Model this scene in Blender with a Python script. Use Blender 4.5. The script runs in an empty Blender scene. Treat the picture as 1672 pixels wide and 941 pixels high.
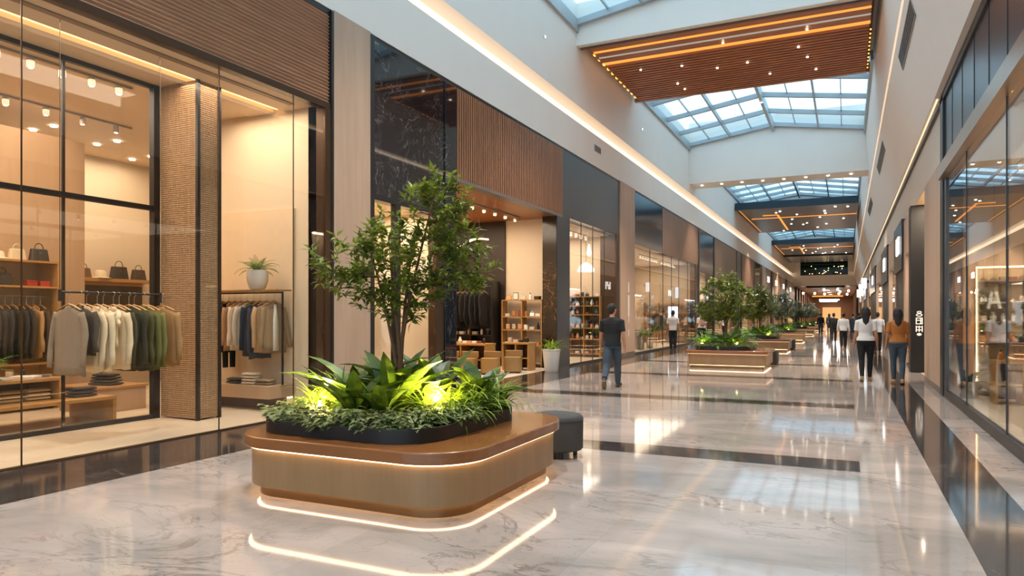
import bpy, math, random
from math import sin, cos, pi, radians, sqrt, atan2
from mathutils import Vector, Matrix, noise as mnoise
SC = bpy.context.scene
COL = SC.collection

# ------------------------------------------------------------------ materials
def lin(h):
    h = h.lstrip('#')
    c = [int(h[i:i+2], 16) / 255 for i in (0, 2, 4)]
    return tuple((x / 12.92 if x <= .04045 else ((x + .055) / 1.055) ** 2.4) for x in c) + (1,)

class NT:
    def __init__(s, name):
        s.m = bpy.data.materials.new(name); s.m.use_nodes = True
        s.t = s.m.node_tree; s.t.nodes.clear()
        s.out = s.n('ShaderNodeOutputMaterial')
        s._co = None
    def n(s, typ, **kw):
        nd = s.t.nodes.new(typ)
        for k, v in kw.items(): setattr(nd, k, v)
        return nd
    def l(s, a, b): s.t.links.new(a, b)
    def co(s):
        if s._co is None: s._co = s.n('ShaderNodeTexCoord').outputs['Object']
        return s._co
    def mapped(s, sc):
        mp = s.n('ShaderNodeMapping'); mp.inputs['Scale'].default_value = sc
        s.l(s.co(), mp.inputs['Vector']); return mp.outputs[0]
    def noise(s, scale, detail=4, dist=0, stretch=(1,1,1), rough=.5):
        nz = s.n('ShaderNodeTexNoise'); nz.inputs['Scale'].default_value = scale
        nz.inputs['Detail'].default_value = detail; nz.inputs['Distortion'].default_value = dist
        nz.inputs['Roughness'].default_value = rough
        s.l(s.mapped(stretch), nz.inputs['Vector']); return nz.outputs['Fac']
    def math(s, op, a, b=None, c=None):
        m = s.n('ShaderNodeMath', operation=op)
        for i, v in enumerate((a, b, c)):
            if v is None: continue
            if isinstance(v, (int, float)): m.inputs[i].default_value = v
            else: s.l(v, m.inputs[i])
        return m.outputs[0]
    def maprange(s, v, a, b, c=0, d=1):
        m = s.n('ShaderNodeMapRange')
        s.l(v, m.inputs[0])
        for i, x in enumerate((a, b, c, d)): m.inputs[i + 1].default_value = x
        return m.outputs[0]
    def mix(s, f, a, b):
        m = s.n('ShaderNodeMix', data_type='RGBA')
        for sock, v in ((m.inputs[0], f), (m.inputs[6], a), (m.inputs[7], b)):
            if isinstance(v, (int, float, tuple)): sock.default_value = v
            else: s.l(v, sock)
        return m.outputs[2]
    def bsdf(s, col, rough=.5, metal=0, spec=.5, coat=0, bump=None, bstr=.3, bdist=.01, trans=0):
        b = s.n('ShaderNodeBsdfPrincipled')
        if isinstance(col, tuple): b.inputs['Base Color'].default_value = col
        else: s.l(col, b.inputs['Base Color'])
        if isinstance(rough, (int, float)): b.inputs['Roughness'].default_value = rough
        else: s.l(rough, b.inputs['Roughness'])
        b.inputs['Metallic'].default_value = metal
        b.inputs['Specular IOR Level'].default_value = spec
        b.inputs['Coat Weight'].default_value = coat
        b.inputs['Coat Roughness'].default_value = .04
        if bump is not None:
            bp = s.n('ShaderNodeBump'); bp.inputs['Strength'].default_value = bstr
            bp.inputs['Distance'].default_value = bdist
            s.l(bump, bp.inputs['Height']); s.l(bp.outputs[0], b.inputs['Normal'])
        s.b = b
        s.l(b.outputs[0], s.out.inputs[0]); return s.m

def plain(name, h, rough=.5, metal=0, var=.12, scale=8, spec=.5, coat=0, stretch=(1,1,1), bump=0, bscale=60, bdist=.004):
    t = NT(name); c = lin(h) if isinstance(h, str) else h
    nz = t.noise(scale, 3, 0, stretch)
    dk = tuple(x * (1 - var) for x in c[:3]) + (1,); lt = tuple(min(1, x * (1 + var)) for x in c[:3]) + (1,)
    col = t.mix(nz, dk, lt)
    bp = t.noise(bscale, 2, 0, stretch) if bump else None
    return t.bsdf(col, rough, metal, spec, coat, bp, bump, bdist)

def wood(name, h1, h2, axis='y', rough=.4, coat=0, scale=3.0, spec=.5):
    st = {'x': (.12, 1, 1), 'y': (1, .12, 1), 'z': (1, 1, .1)}[axis]
    t = NT(name)
    n1 = t.noise(scale * 3, 6, .6, st); n2 = t.noise(scale * 18, 3, 0, st)
    f = t.math('ADD', t.math('MULTIPLY', n1, .7), t.math('MULTIPLY', n2, .3))
    col = t.mix(t.maprange(f, .3, .7), lin(h1), lin(h2))
    return t.bsdf(col, rough, 0, spec, coat, n2, .12, .003)

def emit(name, h, strength):
    t = NT(name); e = t.n('ShaderNodeEmission')
    e.inputs[0].default_value = lin(h) if isinstance(h, str) else h
    e.inputs[1].default_value = strength
    t.l(e.outputs[0], t.out.inputs[0]); return t.m

def glass(name, tint=(1, 1, 1, 1), f0=.03, gain=.9, gtint=(1, 1, 1, 1)):
    t = NT(name)
    tr = t.n('ShaderNodeBsdfTransparent'); tr.inputs[0].default_value = tint
    gl = t.n('ShaderNodeBsdfGlossy'); gl.inputs['Roughness'].default_value = .0; gl.inputs[0].default_value = gtint
    lw = t.n('ShaderNodeLayerWeight'); lw.inputs[0].default_value = .5
    f = t.math('MULTIPLY_ADD', t.math('POWER', lw.outputs['Facing'], 5), gain, f0)
    mx = t.n('ShaderNodeMixShader'); t.l(f, mx.inputs[0]); t.l(tr.outputs[0], mx.inputs[1]); t.l(gl.outputs[0], mx.inputs[2])
    t.l(mx.outputs[0], t.out.inputs[0]); return t.m

def marble(name, base, cloud, vein, scale=.7, vw=.025, vamt=.7, rough=.1, tile=None, joint=None, spec=.5, st=(1, 1, 1), cloudscale=.6, coat=0):
    t = NT(name)
    n1 = t.noise(scale, 9, 1.6, st, .58)
    v = t.maprange(t.math('ABSOLUTE', t.math('SUBTRACT', n1, .5)), 0, vw, 1, 0)
    n3 = t.noise(scale * 2.7, 8, 2.2, st, .6)
    v2 = t.math('MULTIPLY', t.maprange(t.math('ABSOLUTE', t.math('SUBTRACT', n3, .5)), 0, vw * .6, 1, 0), .6)
    mask = t.maprange(t.noise(scale * .9, 3, 0, (1, 1, 1)), .42, .62)
    v = t.math('MULTIPLY', t.math('MULTIPLY', t.math('MAXIMUM', v, v2), mask), vamt)
    cl = t.maprange(t.noise(cloudscale, 6, .8, st), .3, .72)
    col = t.mix(cl, lin(base), lin(cloud))
    if tile:
        xyz = t.n('ShaderNodeSeparateXYZ'); t.l(t.co(), xyz.inputs[0])
        fx = t.math('FLOOR', t.math('DIVIDE', xyz.outputs[0], tile[0])); fy = t.math('FLOOR', t.math('DIVIDE', xyz.outputs[1], tile[1]))
        cmb = t.n('ShaderNodeCombineXYZ'); t.l(fx, cmb.inputs[0]); t.l(fy, cmb.inputs[1])
        wn = t.n('ShaderNodeTexWhiteNoise'); t.l(cmb.outputs[0], wn.inputs['Vector'])
        hs = t.n('ShaderNodeHueSaturation'); t.l(col, hs.inputs['Color'])
        t.l(t.maprange(wn.outputs['Value'], 0, 1, .93, 1.05), hs.inputs['Value']); col = hs.outputs[0]
    col = t.mix(v, col, lin(vein))
    if tile:
        jx = t.math('PINGPONG', xyz.outputs[0], tile[0] / 2); jy = t.math('PINGPONG', xyz.outputs[1], tile[1] / 2)
        fr = t.math('MINIMUM', t.math('PINGPONG', xyz.outputs[0], tile[0]), t.math('PINGPONG', xyz.outputs[1], tile[1]))
        # distance to a joint on every multiple of the tile size
        ax = t.math('ABSOLUTE', t.math('SUBTRACT', t.math('FRACT', t.math('DIVIDE', xyz.outputs[0], tile[0])), .5))
        ay = t.math('ABSOLUTE', t.math('SUBTRACT', t.math('FRACT', t.math('DIVIDE', xyz.outputs[1], tile[1])), .5))
        j = t.math('MAXIMUM', t.maprange(ax, .5 - .003 / tile[0], .5, 0, 1), t.maprange(ay, .5 - .003 / tile[1], .5, 0, 1))
        col = t.mix(t.math('MULTIPLY', j, .5), col, lin(joint or vein))
    return t.bsdf(col, rough, 0, spec, coat)

MT = {}
MT['floor'] = marble('floor_marble', '#bcaaa0', '#948981', '#655a52', .75, .02, .75, .06, (1.5, 1.5), '#8b7d73', .9, (1, 1.9, 1), .8)
MT['floor_dark'] = marble('dark_marble_inlay', '#352f2c', '#433b37', '#a8988a', 1.6, .009, .6, .07, (1.5, 1.5), '#171312', .8)
MT['floor_cream'] = marble('cream_shop_floor', '#e2cdb2', '#d4bc9e', '#b79a78', .8, .02, .3, .3, (1.2, 1.2), '#b79d7c', .4)
MT['marble_black'] = marble('black_marble', '#17181b', '#202227', '#a9a49c', 1.6, .009, .6, .035, None, None, .6)
MT['marble_gold'] = marble('gold_veined_marble', '#1a1411', '#2a1e17', '#a87742', 1.3, .016, .8, .15, None, None, .6)
MT['white'] = plain('white_plaster', '#f1e7de', .55, var=.03, scale=1.2)
MT['stone'] = wood('travertine', '#c0a188', '#ae9078', 'z', .45, 0, .9)
MT['brown_rib'] = plain('brown_ribbed_render', '#a57c60', .6, var=.15, scale=6, stretch=(1, .2, 1), bump=.5, bscale=30)
MT['slat'] = wood('walnut_slat', '#ab7550', '#8b5a3c', 'z', .4)
MT['slat_back'] = plain('dark_backing', '#2a1b13', .7)
MT['brownwood'] = wood('brown_veneer', '#8a6a54', '#765846', 'z', .45)
MT['greypanel'] = plain('charcoal_panel', '#343437', .3, var=.05)
MT['bluepanel'] = plain('dark_blue_glossy_panel', '#20303b', .12, var=.05, spec=.7)
MT['black'] = plain('black_metal', '#171514', .38, var=.1)
MT['bronze'] = plain('dark_bronze', '#4a3524', .32, .6, .08, 4)
MT['bronze_lt'] = plain('light_bronze', '#a08a74', .3, .7, .05, 4)
MT['beige'] = plain('beige_plaster', '#d9c6aa', .6, var=.03, scale=1.5)
MT['beige_dk'] = wood('beige_wood_panel', '#b99877', '#aa8967', 'z', .5, 0, .8)
MT['cream'] = plain('cream_ceiling_paint', '#dcc4a4', .6, var=.03)
MT['woodceil'] = wood('oak_ceiling', '#a36a3c', '#8a5530', 'y', .4, 0, 1.5)
MT['oak'] = wood('oak', '#bb8a50', '#a4743e', 'y', .4)
MT['oakx'] = wood('oak_cross', '#bb8a4c', '#a4733a', 'x', .4)
MT['seatwood'] = wood('bench_top_wood', '#925a2c', '#7c4a23', 'x', .26, .3, 2.2)
MT['benchbody'] = wood('satin_bronze_veneer', '#9c7a55', '#8c6b48', 'z', .38, 0, 2.0)
MT['benchmetal'] = plain('brushed_bronze', '#7a5c3c', .3, .7, .06, 6)
MT['tray'] = plain('tray_black', '#1b1817', .5, .2, .08)
MT['soil'] = plain('soil', '#1d140d', .95, var=.5, scale=40, bump=.8, bscale=40, bdist=.02)
MT['led'] = emit('warm_led', '#ffd9a4', 5)
MT['led_floor'] = emit('warm_plinth_led', '#ffd29a', 8)
MT['led_gold'] = emit('amber_led', '#ff9d48', .95)
MT['cove'] = emit('cove_glow', '#ffe2c0', 1.25)
MT['led_r'] = emit('cove_line', '#ffe6c8', 2.2)
MT['lamp'] = emit('lamp_lens', '#fff0d8', 9)
MT['lampw'] = emit('lamp_cool', '#e8f2ff', 5)
MT['lampy'] = emit('spot_lens', '#ffe9a0', 30)
MT['sign'] = emit('sign_white', '#fff6ea', 1.8)
MT['glass'] = glass('storefront_glass', (.985, .98, .97, 1), .022, .8)
MT['glass_r'] = glass('storefront_glass_dark', (.95, .96, .95, 1), .022, .75)
MT['skyglass'] = glass('skylight_glass', (.74, .93, 1, 1), .04, .5)
MT['frame_sky'] = plain('skylight_frame', '#a9b2b8', .4, .1, .04)
MT['weave'] = None
def weave():
    t = NT('woven_stone')
    n1 = t.noise(1.0, 4, 1.0, (55, 55, 3)); n2 = t.noise(1.0, 4, 1.0, (9, 9, 60))
    h = t.math('MAXIMUM', n1, t.math('MULTIPLY', n2, 1.0))
    xyz = t.n('ShaderNodeSeparateXYZ'); t.l(t.co(), xyz.inputs[0])
    wv = t.math('SINE', t.math('MULTIPLY', t.math('ADD', xyz.outputs[0], xyz.outputs[1]), 2 * pi / .028))
    wz = t.math('SINE', t.math('MULTIPLY', xyz.outputs[2], 2 * pi / .03))
    h = t.math('ADD', t.math('MULTIPLY', h, 1.3), t.math('ADD', t.math('MULTIPLY', wv, .25), t.math('MULTIPLY', wz, t.math('MULTIPLY', n1, .35))))
    col = t.mix(t.maprange(h, .3, 1.2), lin('#7d5a3a'), lin('#cba47a'))
    return t.bsdf(col, .65, 0, .4, 0, h, .9, .02)
MT['weave'] = weave()

def leafmat(name, h1, h2, tr=.3):
    t = NT(name)
    nz = t.noise(9, 2)
    col = t.mix(t.maprange(nz, .35, .65), lin(h1), lin(h2))
    t.bsdf(col, .42, 0, .45)
    tl = t.n('ShaderNodeBsdfTranslucent'); t.l(col, tl.inputs[0])
    mx = t.n('ShaderNodeMixShader'); mx.inputs[0].default_value = tr
    t.l(t.b.outputs[0], mx.inputs[1]); t.l(tl.outputs[0], mx.inputs[2]); t.l(mx.outputs[0], t.out.inputs[0])
    return t.m
MT['leaf'] = leafmat('tree_leaf', '#59671f', '#8e9638', .38)
MT['leaf2'] = leafmat('tree_leaf_far', '#57692a', '#838f3f')
MT['leafgrey'] = leafmat('tree_leaf_grey', '#7c8672', '#9aa38c')
MT['broad'] = leafmat('broad_leaf', '#3b5216', '#667a26', .3)
MT['blade'] = leafmat('grass_blade', '#7c9a2c', '#a8bb3c')
MT['cover'] = leafmat('cover_leaf', '#989a66', '#6f7d48')
MT['cover2'] = leafmat('cover_purple', '#6d564c', '#77704f')
MT['fern'] = leafmat('fern_leaf', '#426a22', '#6a8f35')
MT['pink'] = leafmat('pink_petal', '#c98aa0', '#e6c3cf')
MT['bark'] = plain('bark', '#5f4128', .8, var=.3, scale=30, bump=.5)
MT['pot'] = plain('white_pot', '#d8d2cb', .4, var=.04)
MT['fabric_grey'] = plain('grey_upholstery', '#43403e', .85, var=.1, scale=80, bump=.25, bscale=300)
MT['skin'] = plain('skin', '#b98262', .5, var=.05)
MT['skin2'] = plain('skin_warm', '#a8704f', .5, var=.05)
MT['hair'] = plain('dark_hair', '#17100d', .65, var=.3, scale=60, stretch=(1, 1, .1))
MT['shoe_tan'] = plain('tan_shoe', '#9a7446', .6)
MT['shoe_dk'] = plain('dark_shoe', '#2b2421', .6)
MT['sole'] = plain('rubber_sole', '#7d6a55', .7)
MT['denim'] = plain('denim', '#3b4752', .8, var=.2, scale=12, bump=.2, bscale=200)
CL = {}
def cloth(h):
    if h not in CL: CL[h] = plain('cloth_' + h.strip('#'), h, .85, var=.1, scale=10, bump=.25, bscale=120)
    return CL[h]
PM = {}
def paint(h, rough=.45, metal=0):
    k = (h, rough, metal)
    if k not in PM: PM[k] = plain('paint_' + h.strip('#'), h, rough, metal, .06)
    return PM[k]

# ------------------------------------------------------------------ mesh building
class MB:
    def __init__(s): s.v = []; s.f = []; s.mi = []; s.m = 0
    def add(s, vs, fs):
        b = len(s.v); s.v += [tuple(p) for p in vs]
        for f in fs: s.f.append(tuple(b + i for i in f)); s.mi.append(s.m)
        return s
    def box(s, x0, x1, y0, y1, z0, z1):
        return s.add([(x0,y0,z0),(x1,y0,z0),(x1,y1,z0),(x0,y1,z0),(x0,y0,z1),(x1,y0,z1),(x1,y1,z1),(x0,y1,z1)],
              [(0,3,2,1),(4,5,6,7),(0,1,5,4),(1,2,6,5),(2,3,7,6),(3,0,4,7)])
    def prism(s, o, z0, z1):
        n = len(o)
        return s.add([(x, y, z0) for x, y in o] + [(x, y, z1) for x, y in o],
              [tuple(range(n))[::-1], tuple(range(n, 2*n))] + [(i, (i+1) % n, n + (i+1) % n, n + i) for i in range(n)])
    def exy(s, prof, y0, y1):           # profile in XZ pushed along Y
        n = len(prof)
        return s.add([(x, y0, z) for x, z in prof] + [(x, y1, z) for x, z in prof],
              [tuple(range(n)), tuple(range(n, 2*n))[::-1]] + [((i+1) % n, i, n + i, n + (i+1) % n) for i in range(n)])
    def ring(s, oo, oi, z0, z1):
        n = len(oo)
        v = [(x, y, z) for z in (z0, z1) for o in (oo, oi) for x, y in o]
        f = []
        for i in range(n):
            j = (i + 1) % n
            f += [(i, j, 2*n + j, 2*n + i), (n + j, n + i, 3*n + i, 3*n + j), (2*n + i, 2*n + j, 3*n + j, 3*n + i), (j, i, n + i, n + j)]
        return s.add(v, f)
    def lathe(s, prof, c=(0,0,0), n=20, sx=1, sy=1):
        v = [(c[0] + r*cos(2*pi*k/n)*sx, c[1] + r*sin(2*pi*k/n)*sy, c[2] + z) for r, z in prof for k in range(n)]
        m = len(prof)
        f = [(i*n + k, i*n + (k+1) % n, (i+1)*n + (k+1) % n, (i+1)*n + k) for i in range(m-1) for k in range(n)]
        f += [tuple(range(n))[::-1], tuple(range((m-1)*n, m*n))]
        return s.add(v, f)
    def cyl(s, x, y, z0, z1, r, n=16, r2=None): return s.lathe([(r, z0), (r if r2 is None else r2, z1)], (x, y, 0), n)
    def ell(s, c, r, n=14, m=9):
        v = [(c[0], c[1], c[2] - r[2])]
        for i in range(1, m):
            a = -pi/2 + pi*i/m
            v += [(c[0] + r[0]*cos(a)*cos(2*pi*k/n), c[1] + r[1]*cos(a)*sin(2*pi*k/n), c[2] + r[2]*sin(a)) for k in range(n)]
        v.append((c[0], c[1], c[2] + r[2]))
        f = [(0, 1 + (k+1) % n, 1 + k) for k in range(n)]
        for i in range(m-2):
            f += [(1 + i*n + k, 1 + i*n + (k+1) % n, 1 + (i+1)*n + (k+1) % n, 1 + (i+1)*n + k) for k in range(n)]
        t = len(v) - 1; b = 1 + (m-2)*n
        f += [(b + k, b + (k+1) % n, t) for k in range(n)]
        return s.add(v, f)
    def tube(s, path, rad, n=8, ref=None):
        # rad: list of r or (rx, ry); ref: direction for rx
        P = [Vector(p) for p in path]; m = len(P)
        if not isinstance(rad, (list, tuple)): rad = [rad]*m
        vs = []; u = None
        for i in range(m):
            t = (P[min(i+1, m-1)] - P[max(i-1, 0)]).normalized()
            if u is None:
                u = Vector(ref) if ref else (Vector((1,0,0)) if abs(t.x) < .9 else Vector((0,1,0)))
            u = (u - t*u.dot(t)).normalized(); w = t.cross(u)
            r = rad[i]; rx, ry = r if isinstance(r, tuple) else (r, r)
            vs += [P[i] + u*(rx*cos(2*pi*k/n)) + w*(ry*sin(2*pi*k/n)) for k in range(n)]
        f = [(i*n + k, i*n + (k+1) % n, (i+1)*n + (k+1) % n, (i+1)*n + k) for i in range(m-1) for k in range(n)]
        f += [tuple(range(n))[::-1], tuple(range((m-1)*n, m*n))]
        return s.add(vs, f)
    def rings(s, R, n=20):   # horizontal ellipses (cx,cy,z,rx,ry)
        vs = [(cx + rx*cos(2*pi*k/n), cy + ry*sin(2*pi*k/n), z) for cx, cy, z, rx, ry in R for k in range(n)]
        m = len(R)
        f = [(i*n + k, i*n + (k+1) % n, (i+1)*n + (k+1) % n, (i+1)*n + k) for i in range(m-1) for k in range(n)]
        f += [tuple(range(n))[::-1], tuple(range((m-1)*n, m*n))]
        return s.add(vs, f)
    def xf(s, mtx):
        s.v = [tuple(mtx @ Vector(p)) for p in s.v]; return s
    def mesh(s, name, mats, smooth=False):
        me = bpy.data.meshes.new(name); me.from_pydata(s.v, [], s.f)
        for m in (mats if isinstance(mats, list) else [mats]): me.materials.append(m)
        if max(s.mi, default=0): me.polygons.foreach_set('material_index', s.mi)
        if smooth:
            me.polygons.foreach_set('use_smooth', [True]*len(me.polygons))
            if smooth != 'all': me.set_sharp_from_angle(angle=radians(38))
        me.update(); return me
    def build(s, name, mats, parent=None, smooth=False, bevel=0, seg=2):
        o = bpy.data.objects.new(name, s.mesh(name, mats, smooth)); COL.objects.link(o)
        if parent: o.parent = parent
        if bevel:
            b = o.modifiers.new('bevel', 'BEVEL'); b.width = bevel; b.segments = seg; b.limit_method = 'ANGLE'; b.angle_limit = radians(40)
        return o

def lab(o, label, cat, group=None, kind=None):
    o['label'] = label; o['category'] = cat
    if group: o['group'] = group
    if kind: o['kind'] = kind
    return o
def struct(o, label=None, cat=None):
    o['kind'] = 'structure'
    if label: o['label'] = label
    if cat: o['category'] = cat
    return o
def empty(name, loc=(0,0,0), rz=0, label=None, cat=None, group=None):
    o = bpy.data.objects.new(name, None); COL.objects.link(o); o.empty_display_size = .1
    o.location = loc; o.rotation_euler = (0, 0, rz)
    if label: lab(o, label, cat, group)
    return o
def dup(root, loc, rz, label, group=None):
    r = root.copy(); COL.objects.link(r); r.location = loc; r.rotation_euler = (0, 0, rz); r['label'] = label
    if group: r['group'] = group
    for ch in list(root.children):
        c = ch.copy(); COL.objects.link(c); c.parent = r
        for g in list(ch.children):
            d = g.copy(); COL.objects.link(d); d.parent = c
    return r
def box(name, m, x0, x1, y0, y1, z0, z1, parent=None, bevel=0):
    return MB().box(x0, x1, y0, y1, z0, z1).build(name, m, parent, False, bevel)
def sbox(name, m, x0, x1, y0, y1, z0, z1, bevel=0, label=None, cat=None): return struct(box(name, m, x0, x1, y0, y1, z0, z1, None, bevel), label, cat)
def rr(x0, x1, y0, y1, r, n=10):
    o = []
    for cx, cy, a in ((x1-r, y1-r, 0), (x0+r, y1-r, pi/2), (x0+r, y0+r, pi), (x1-r, y0+r, 1.5*pi)):
        o += [(cx + r*cos(a + pi/2*k/n), cy + r*sin(a + pi/2*k/n)) for k in range(n+1)]
    return o
def light(name, typ, loc, energy, color, parent=None, rot=(0,0,0), **kw):
    d = bpy.data.lights.new(name, typ); d.energy = energy; d.color = color
    for k, v in kw.items(): setattr(d, k, v)
    o = bpy.data.objects.new(name, d); COL.objects.link(o); o.location = loc; o.rotation_euler = rot
    if parent: o.parent = parent
    return o
ORD = ['first', 'second', 'third', 'fourth', 'fifth', 'sixth', 'seventh', 'eighth', 'ninth', 'tenth', 'eleventh', 'twelfth', 'thirteenth', 'fourteenth', 'fifteenth', 'sixteenth', 'seventeenth', 'eighteenth', 'nineteenth', 'twentieth']
WARM = (1, .82, .62); WARM2 = (1, .86, .72); NEUT = (1, .93, .86); COOL = (.85, .93, 1)
# ------------------------------------------------------------------ camera, world
cam_d = bpy.data.cameras.new('camera'); cam = bpy.data.objects.new('camera', cam_d); COL.objects.link(cam)
YAW = atan2(1382 - 836, 1150.0)
cam.location = (0, 0, 1.5); cam.rotation_euler = (pi/2, 0, YAW)
cam_d.sensor_width = 36; cam_d.lens = 1150 / 1672 * 36; cam_d.shift_y = (515 - 470.5) / 1672
cam_d.clip_start = .05; cam_d.clip_end = 400
SC.camera = cam
w = bpy.data.worlds.new('sky'); SC.world = w; w.use_nodes = True
wt = w.node_tree; wt.nodes.clear()
wo = wt.nodes.new('ShaderNodeOutputWorld'); bg = wt.nodes.new('ShaderNodeBackground')
tc = wt.nodes.new('ShaderNodeTexCoord'); nz = wt.nodes.new('ShaderNodeTexNoise'); mp = wt.nodes.new('ShaderNodeMapping')
mp.inputs['Scale'].default_value = (1, 1, 2.2); nz.inputs['Scale'].default_value = 3.2; nz.inputs['Detail'].default_value = 6
cr = wt.nodes.new('ShaderNodeValToRGB'); cr.color_ramp.elements[0].position = .42; cr.color_ramp.elements[1].position = .66
cr.color_ramp.elements[0].color = (.46, .75, .97, 1); cr.color_ramp.elements[1].color = (.95, .98, 1, 1)
wt.links.new(tc.outputs['Generated'], mp.inputs[0]); wt.links.new(mp.outputs[0], nz.inputs['Vector'])
wt.links.new(nz.outputs['Fac'], cr.inputs[0]); wt.links.new(cr.outputs[0], bg.inputs[0]); wt.links.new(bg.outputs[0], wo.inputs[0])
bg.inputs[1].default_value = 1.45
SC.view_settings.view_transform = 'Standard'; SC.view_settings.look = 'None'
SC.view_settings.exposure = 0.6; SC.view_settings.gamma = 1; SC.view_settings.use_curve_mapping = False
cy = SC.cycles
cy.use_denoising = True; cy.max_bounces = 8; cy.diffuse_bounces = 3; cy.glossy_bounces = 4; cy.transparent_max_bounces = 28
cy.transmission_bounces = 4; cy.sample_clamp_indirect = 4; cy.sample_clamp_direct = 0; cy.caustics_reflective = False; cy.caustics_refractive = False
try: cy.denoising_prefilter = 'ACCURATE'
except Exception: pass

XL, XR, YE, Y0 = -7.35, 1.63, 115.0, -4.0
# ------------------------------------------------------------------ floor
mb = MB()
xs = [-7.36, -6.04, .12, .73, 1.23, 1.75]
cross = [(7.5, 8.05)] + [(12.5 + 5.05*k, 13.08 + 5.05*k) for k in range(20)]
ys = [Y0] + [v for c in cross for v in c] + [YE]
for j in range(len(ys) - 1):
    for i in range(5):
        dark = i in (0, 3) or (j % 2 == 1 and i == 1)
        mb.m = 1 if dark else 0
        x0, x1, y0, y1 = xs[i], xs[i+1], ys[j], ys[j+1]
        mb.add([(x0, y0, 0), (x1, y0, 0), (x1, y1, 0), (x0, y1, 0)], [(0, 1, 2, 3)])
mb.m = 0
mb.add([(-7.36, YE, 0), (1.75, YE, 0), (1.75, 186, 0), (-7.36, 186, 0)], [(0, 1, 2, 3)])
mb.add([(-7.36, Y0, -.1), (1.75, Y0, -.1), (1.75, 186, -.1), (-7.36, 186, -.1)], [(3, 2, 1, 0)])
struct(mb.build('floor', [MT['floor'], MT['floor_dark']]))
sbox('floor', MT['floor_cream'], -15, -7.36, Y0, 115, -.1, 0)
sbox('floor', MT['floor_cream'], 1.75, 7, Y0, 115, -.1, 0)

# ------------------------------------------------------------------ left wall above the shops
sbox('wall_left', MT['white'], -7.9, XL, Y0, YE, 6.33, 7.35)
sbox('wall_left', MT['white'], -7.9, XL, Y0, YE, 7.86, 10.9)
sbox('trim_1', MT['black'], -7.5, XL - .02, Y0, YE, 6.25, 6.33)
lab(box('cove_light', MT['cove'], -7.9, -7.78, Y0, YE - .2, 7.36, 7.85), 'long warm light cove running along the left wall above the shops', 'cove light')
# ------------------------------------------------------------------ right wall above the shops (leans in towards the roof)
def rp(z): return 1.52 + (z - 5.65) * (1.0 - 1.52) / (7.55 - 5.65) if z < 7.6 else .98 + (z - 7.7) * (.76 - .98) / (10.9 - 7.7)
sr = MB().exy([(1.52, 5.65), (rp(7.55), 7.55), (1.25, 7.55), (2.1, 5.65)], Y0, YE)
struct(sr.build('wall_right', MT['white']))
struct(MB().exy([(rp(7.7), 7.7), (.76, 10.9), (1.6, 10.9), (1.6, 7.7)], Y0, YE).build('wall_right', MT['white']))
sbox('wall_right', MT['white'], 1.3, 1.6, Y0, YE, 7.4, 7.85)
lab(box('cove_light', MT['led_r'], 1.13, 1.16, Y0, YE - .2, 7.57, 7.68), 'thin warm light line running along the sloping right wall', 'cove light')
lab(box('cove_light', emit('fascia_line', '#ffdcb0', 1.0), 1.565, 1.59, 15.7, YE - .3, 5.63, 5.648), 'warm light line tucked under the lower edge of the right bulkhead', 'cove light')
# left shop line: warm line beneath the fascia in front of the far shops
# ------------------------------------------------------------------ roof: beams, skylights, hung panels
SKY = [(-3.0, 20.0), (26.3, 36.8), (38.4, 58.5), (69.0, 88.5)]
XA, XB, XC = XL, .84, -3.26
sbox('ceiling', MT['white'], -8, 1.6, 20.0, 26.3, 10.32, 10.9)
sbox('ceiling_beam', MT['white'], XL, .9, 20.0, 20.22, 9.62, 10.32)
sbox('ceiling_beam', MT['white'], XL, 1.0, 36.8, 38.4, 8.28, 11.4)
sbox('ceiling', MT['white'], -8, 1.6, 58.5, 69.0, 10.32, 10.9)
sbox('ceiling', MT['white'], -8, 1.6, 88.5, YE, 10.32, 10.9)
sbox('ceiling', MT['white'], -8, 1.6, Y0 - 2, -3.0, 10.32, 10.9)
for k, (a, b) in enumerate(SKY):
    root = struct(empty(f'window_{k+1}', (XC, a, 10.35)))
    L = b - a
    def gz(x): return .62 * (1 - abs(x) / 4.1)
    f = MB()
    nb = max(2, round(L / 2.35))
    for i in range(nb + 1):                       # purlins running across
        y = min(max(L * i / nb, .1), L - .1)
        for s in (-1, 1):
            f.add([(0, y-.07, gz(0)), (s*4.09, y-.07, 0), (s*4.09, y+.07, 0), (0, y+.07, gz(0)),
                   (0, y-.07, gz(0)-.2), (s*4.09, y-.07, -.18), (s*4.09, y+.07, -.18), (0, y+.07, gz(0)-.2)],
                  [(0,1,2,3), (7,6,5,4), (0,4,5,1), (3,2,6,7), (1,5,6,2)])
    f.build('purlin', MT['frame_sky'], root)
    r = MB()
    for x, wd, h in ((-4.05, .05, .35), (-2.05, .035, .2), (0, .06, .42), (2.05, .035, .2), (4.03, .05, .35)):
        z = gz(x); r.box(x - wd, x + wd, 0, L, z - h, z + .02)
    r.build('rafter', MT['frame_sky'], root)
    g = MB()
    for x in (-3.05, -1.02, 1.02, 3.05): z = gz(x); g.box(x - .018, x + .018, 0, L, z - .05, z + .03)
    g.build('glazing_bar', MT['frame_sky'], root)
    p = MB()
    for s in (-1, 1):
        p.add([(0, 0, gz(0) + .03), (s*4.1, 0, .03), (s*4.1, L, .03), (0, L, gz(0) + .03)], [(0, 1, 2, 3)])
    p.build('pane', MT['skyglass'], root)
    # upstand between wall head and glass
for yy, d in ((26.3, .02),):
    pass

def downlight(parent, x, y, z, r=.05, m='lamp'):
    o = MB().lathe([(r*.7, 0), (r, .004), (r, .03)], (0, 0, 0), 10).build('downlight', MT[m], parent, True); o.location = (x, y, z - .03); return o

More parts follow.
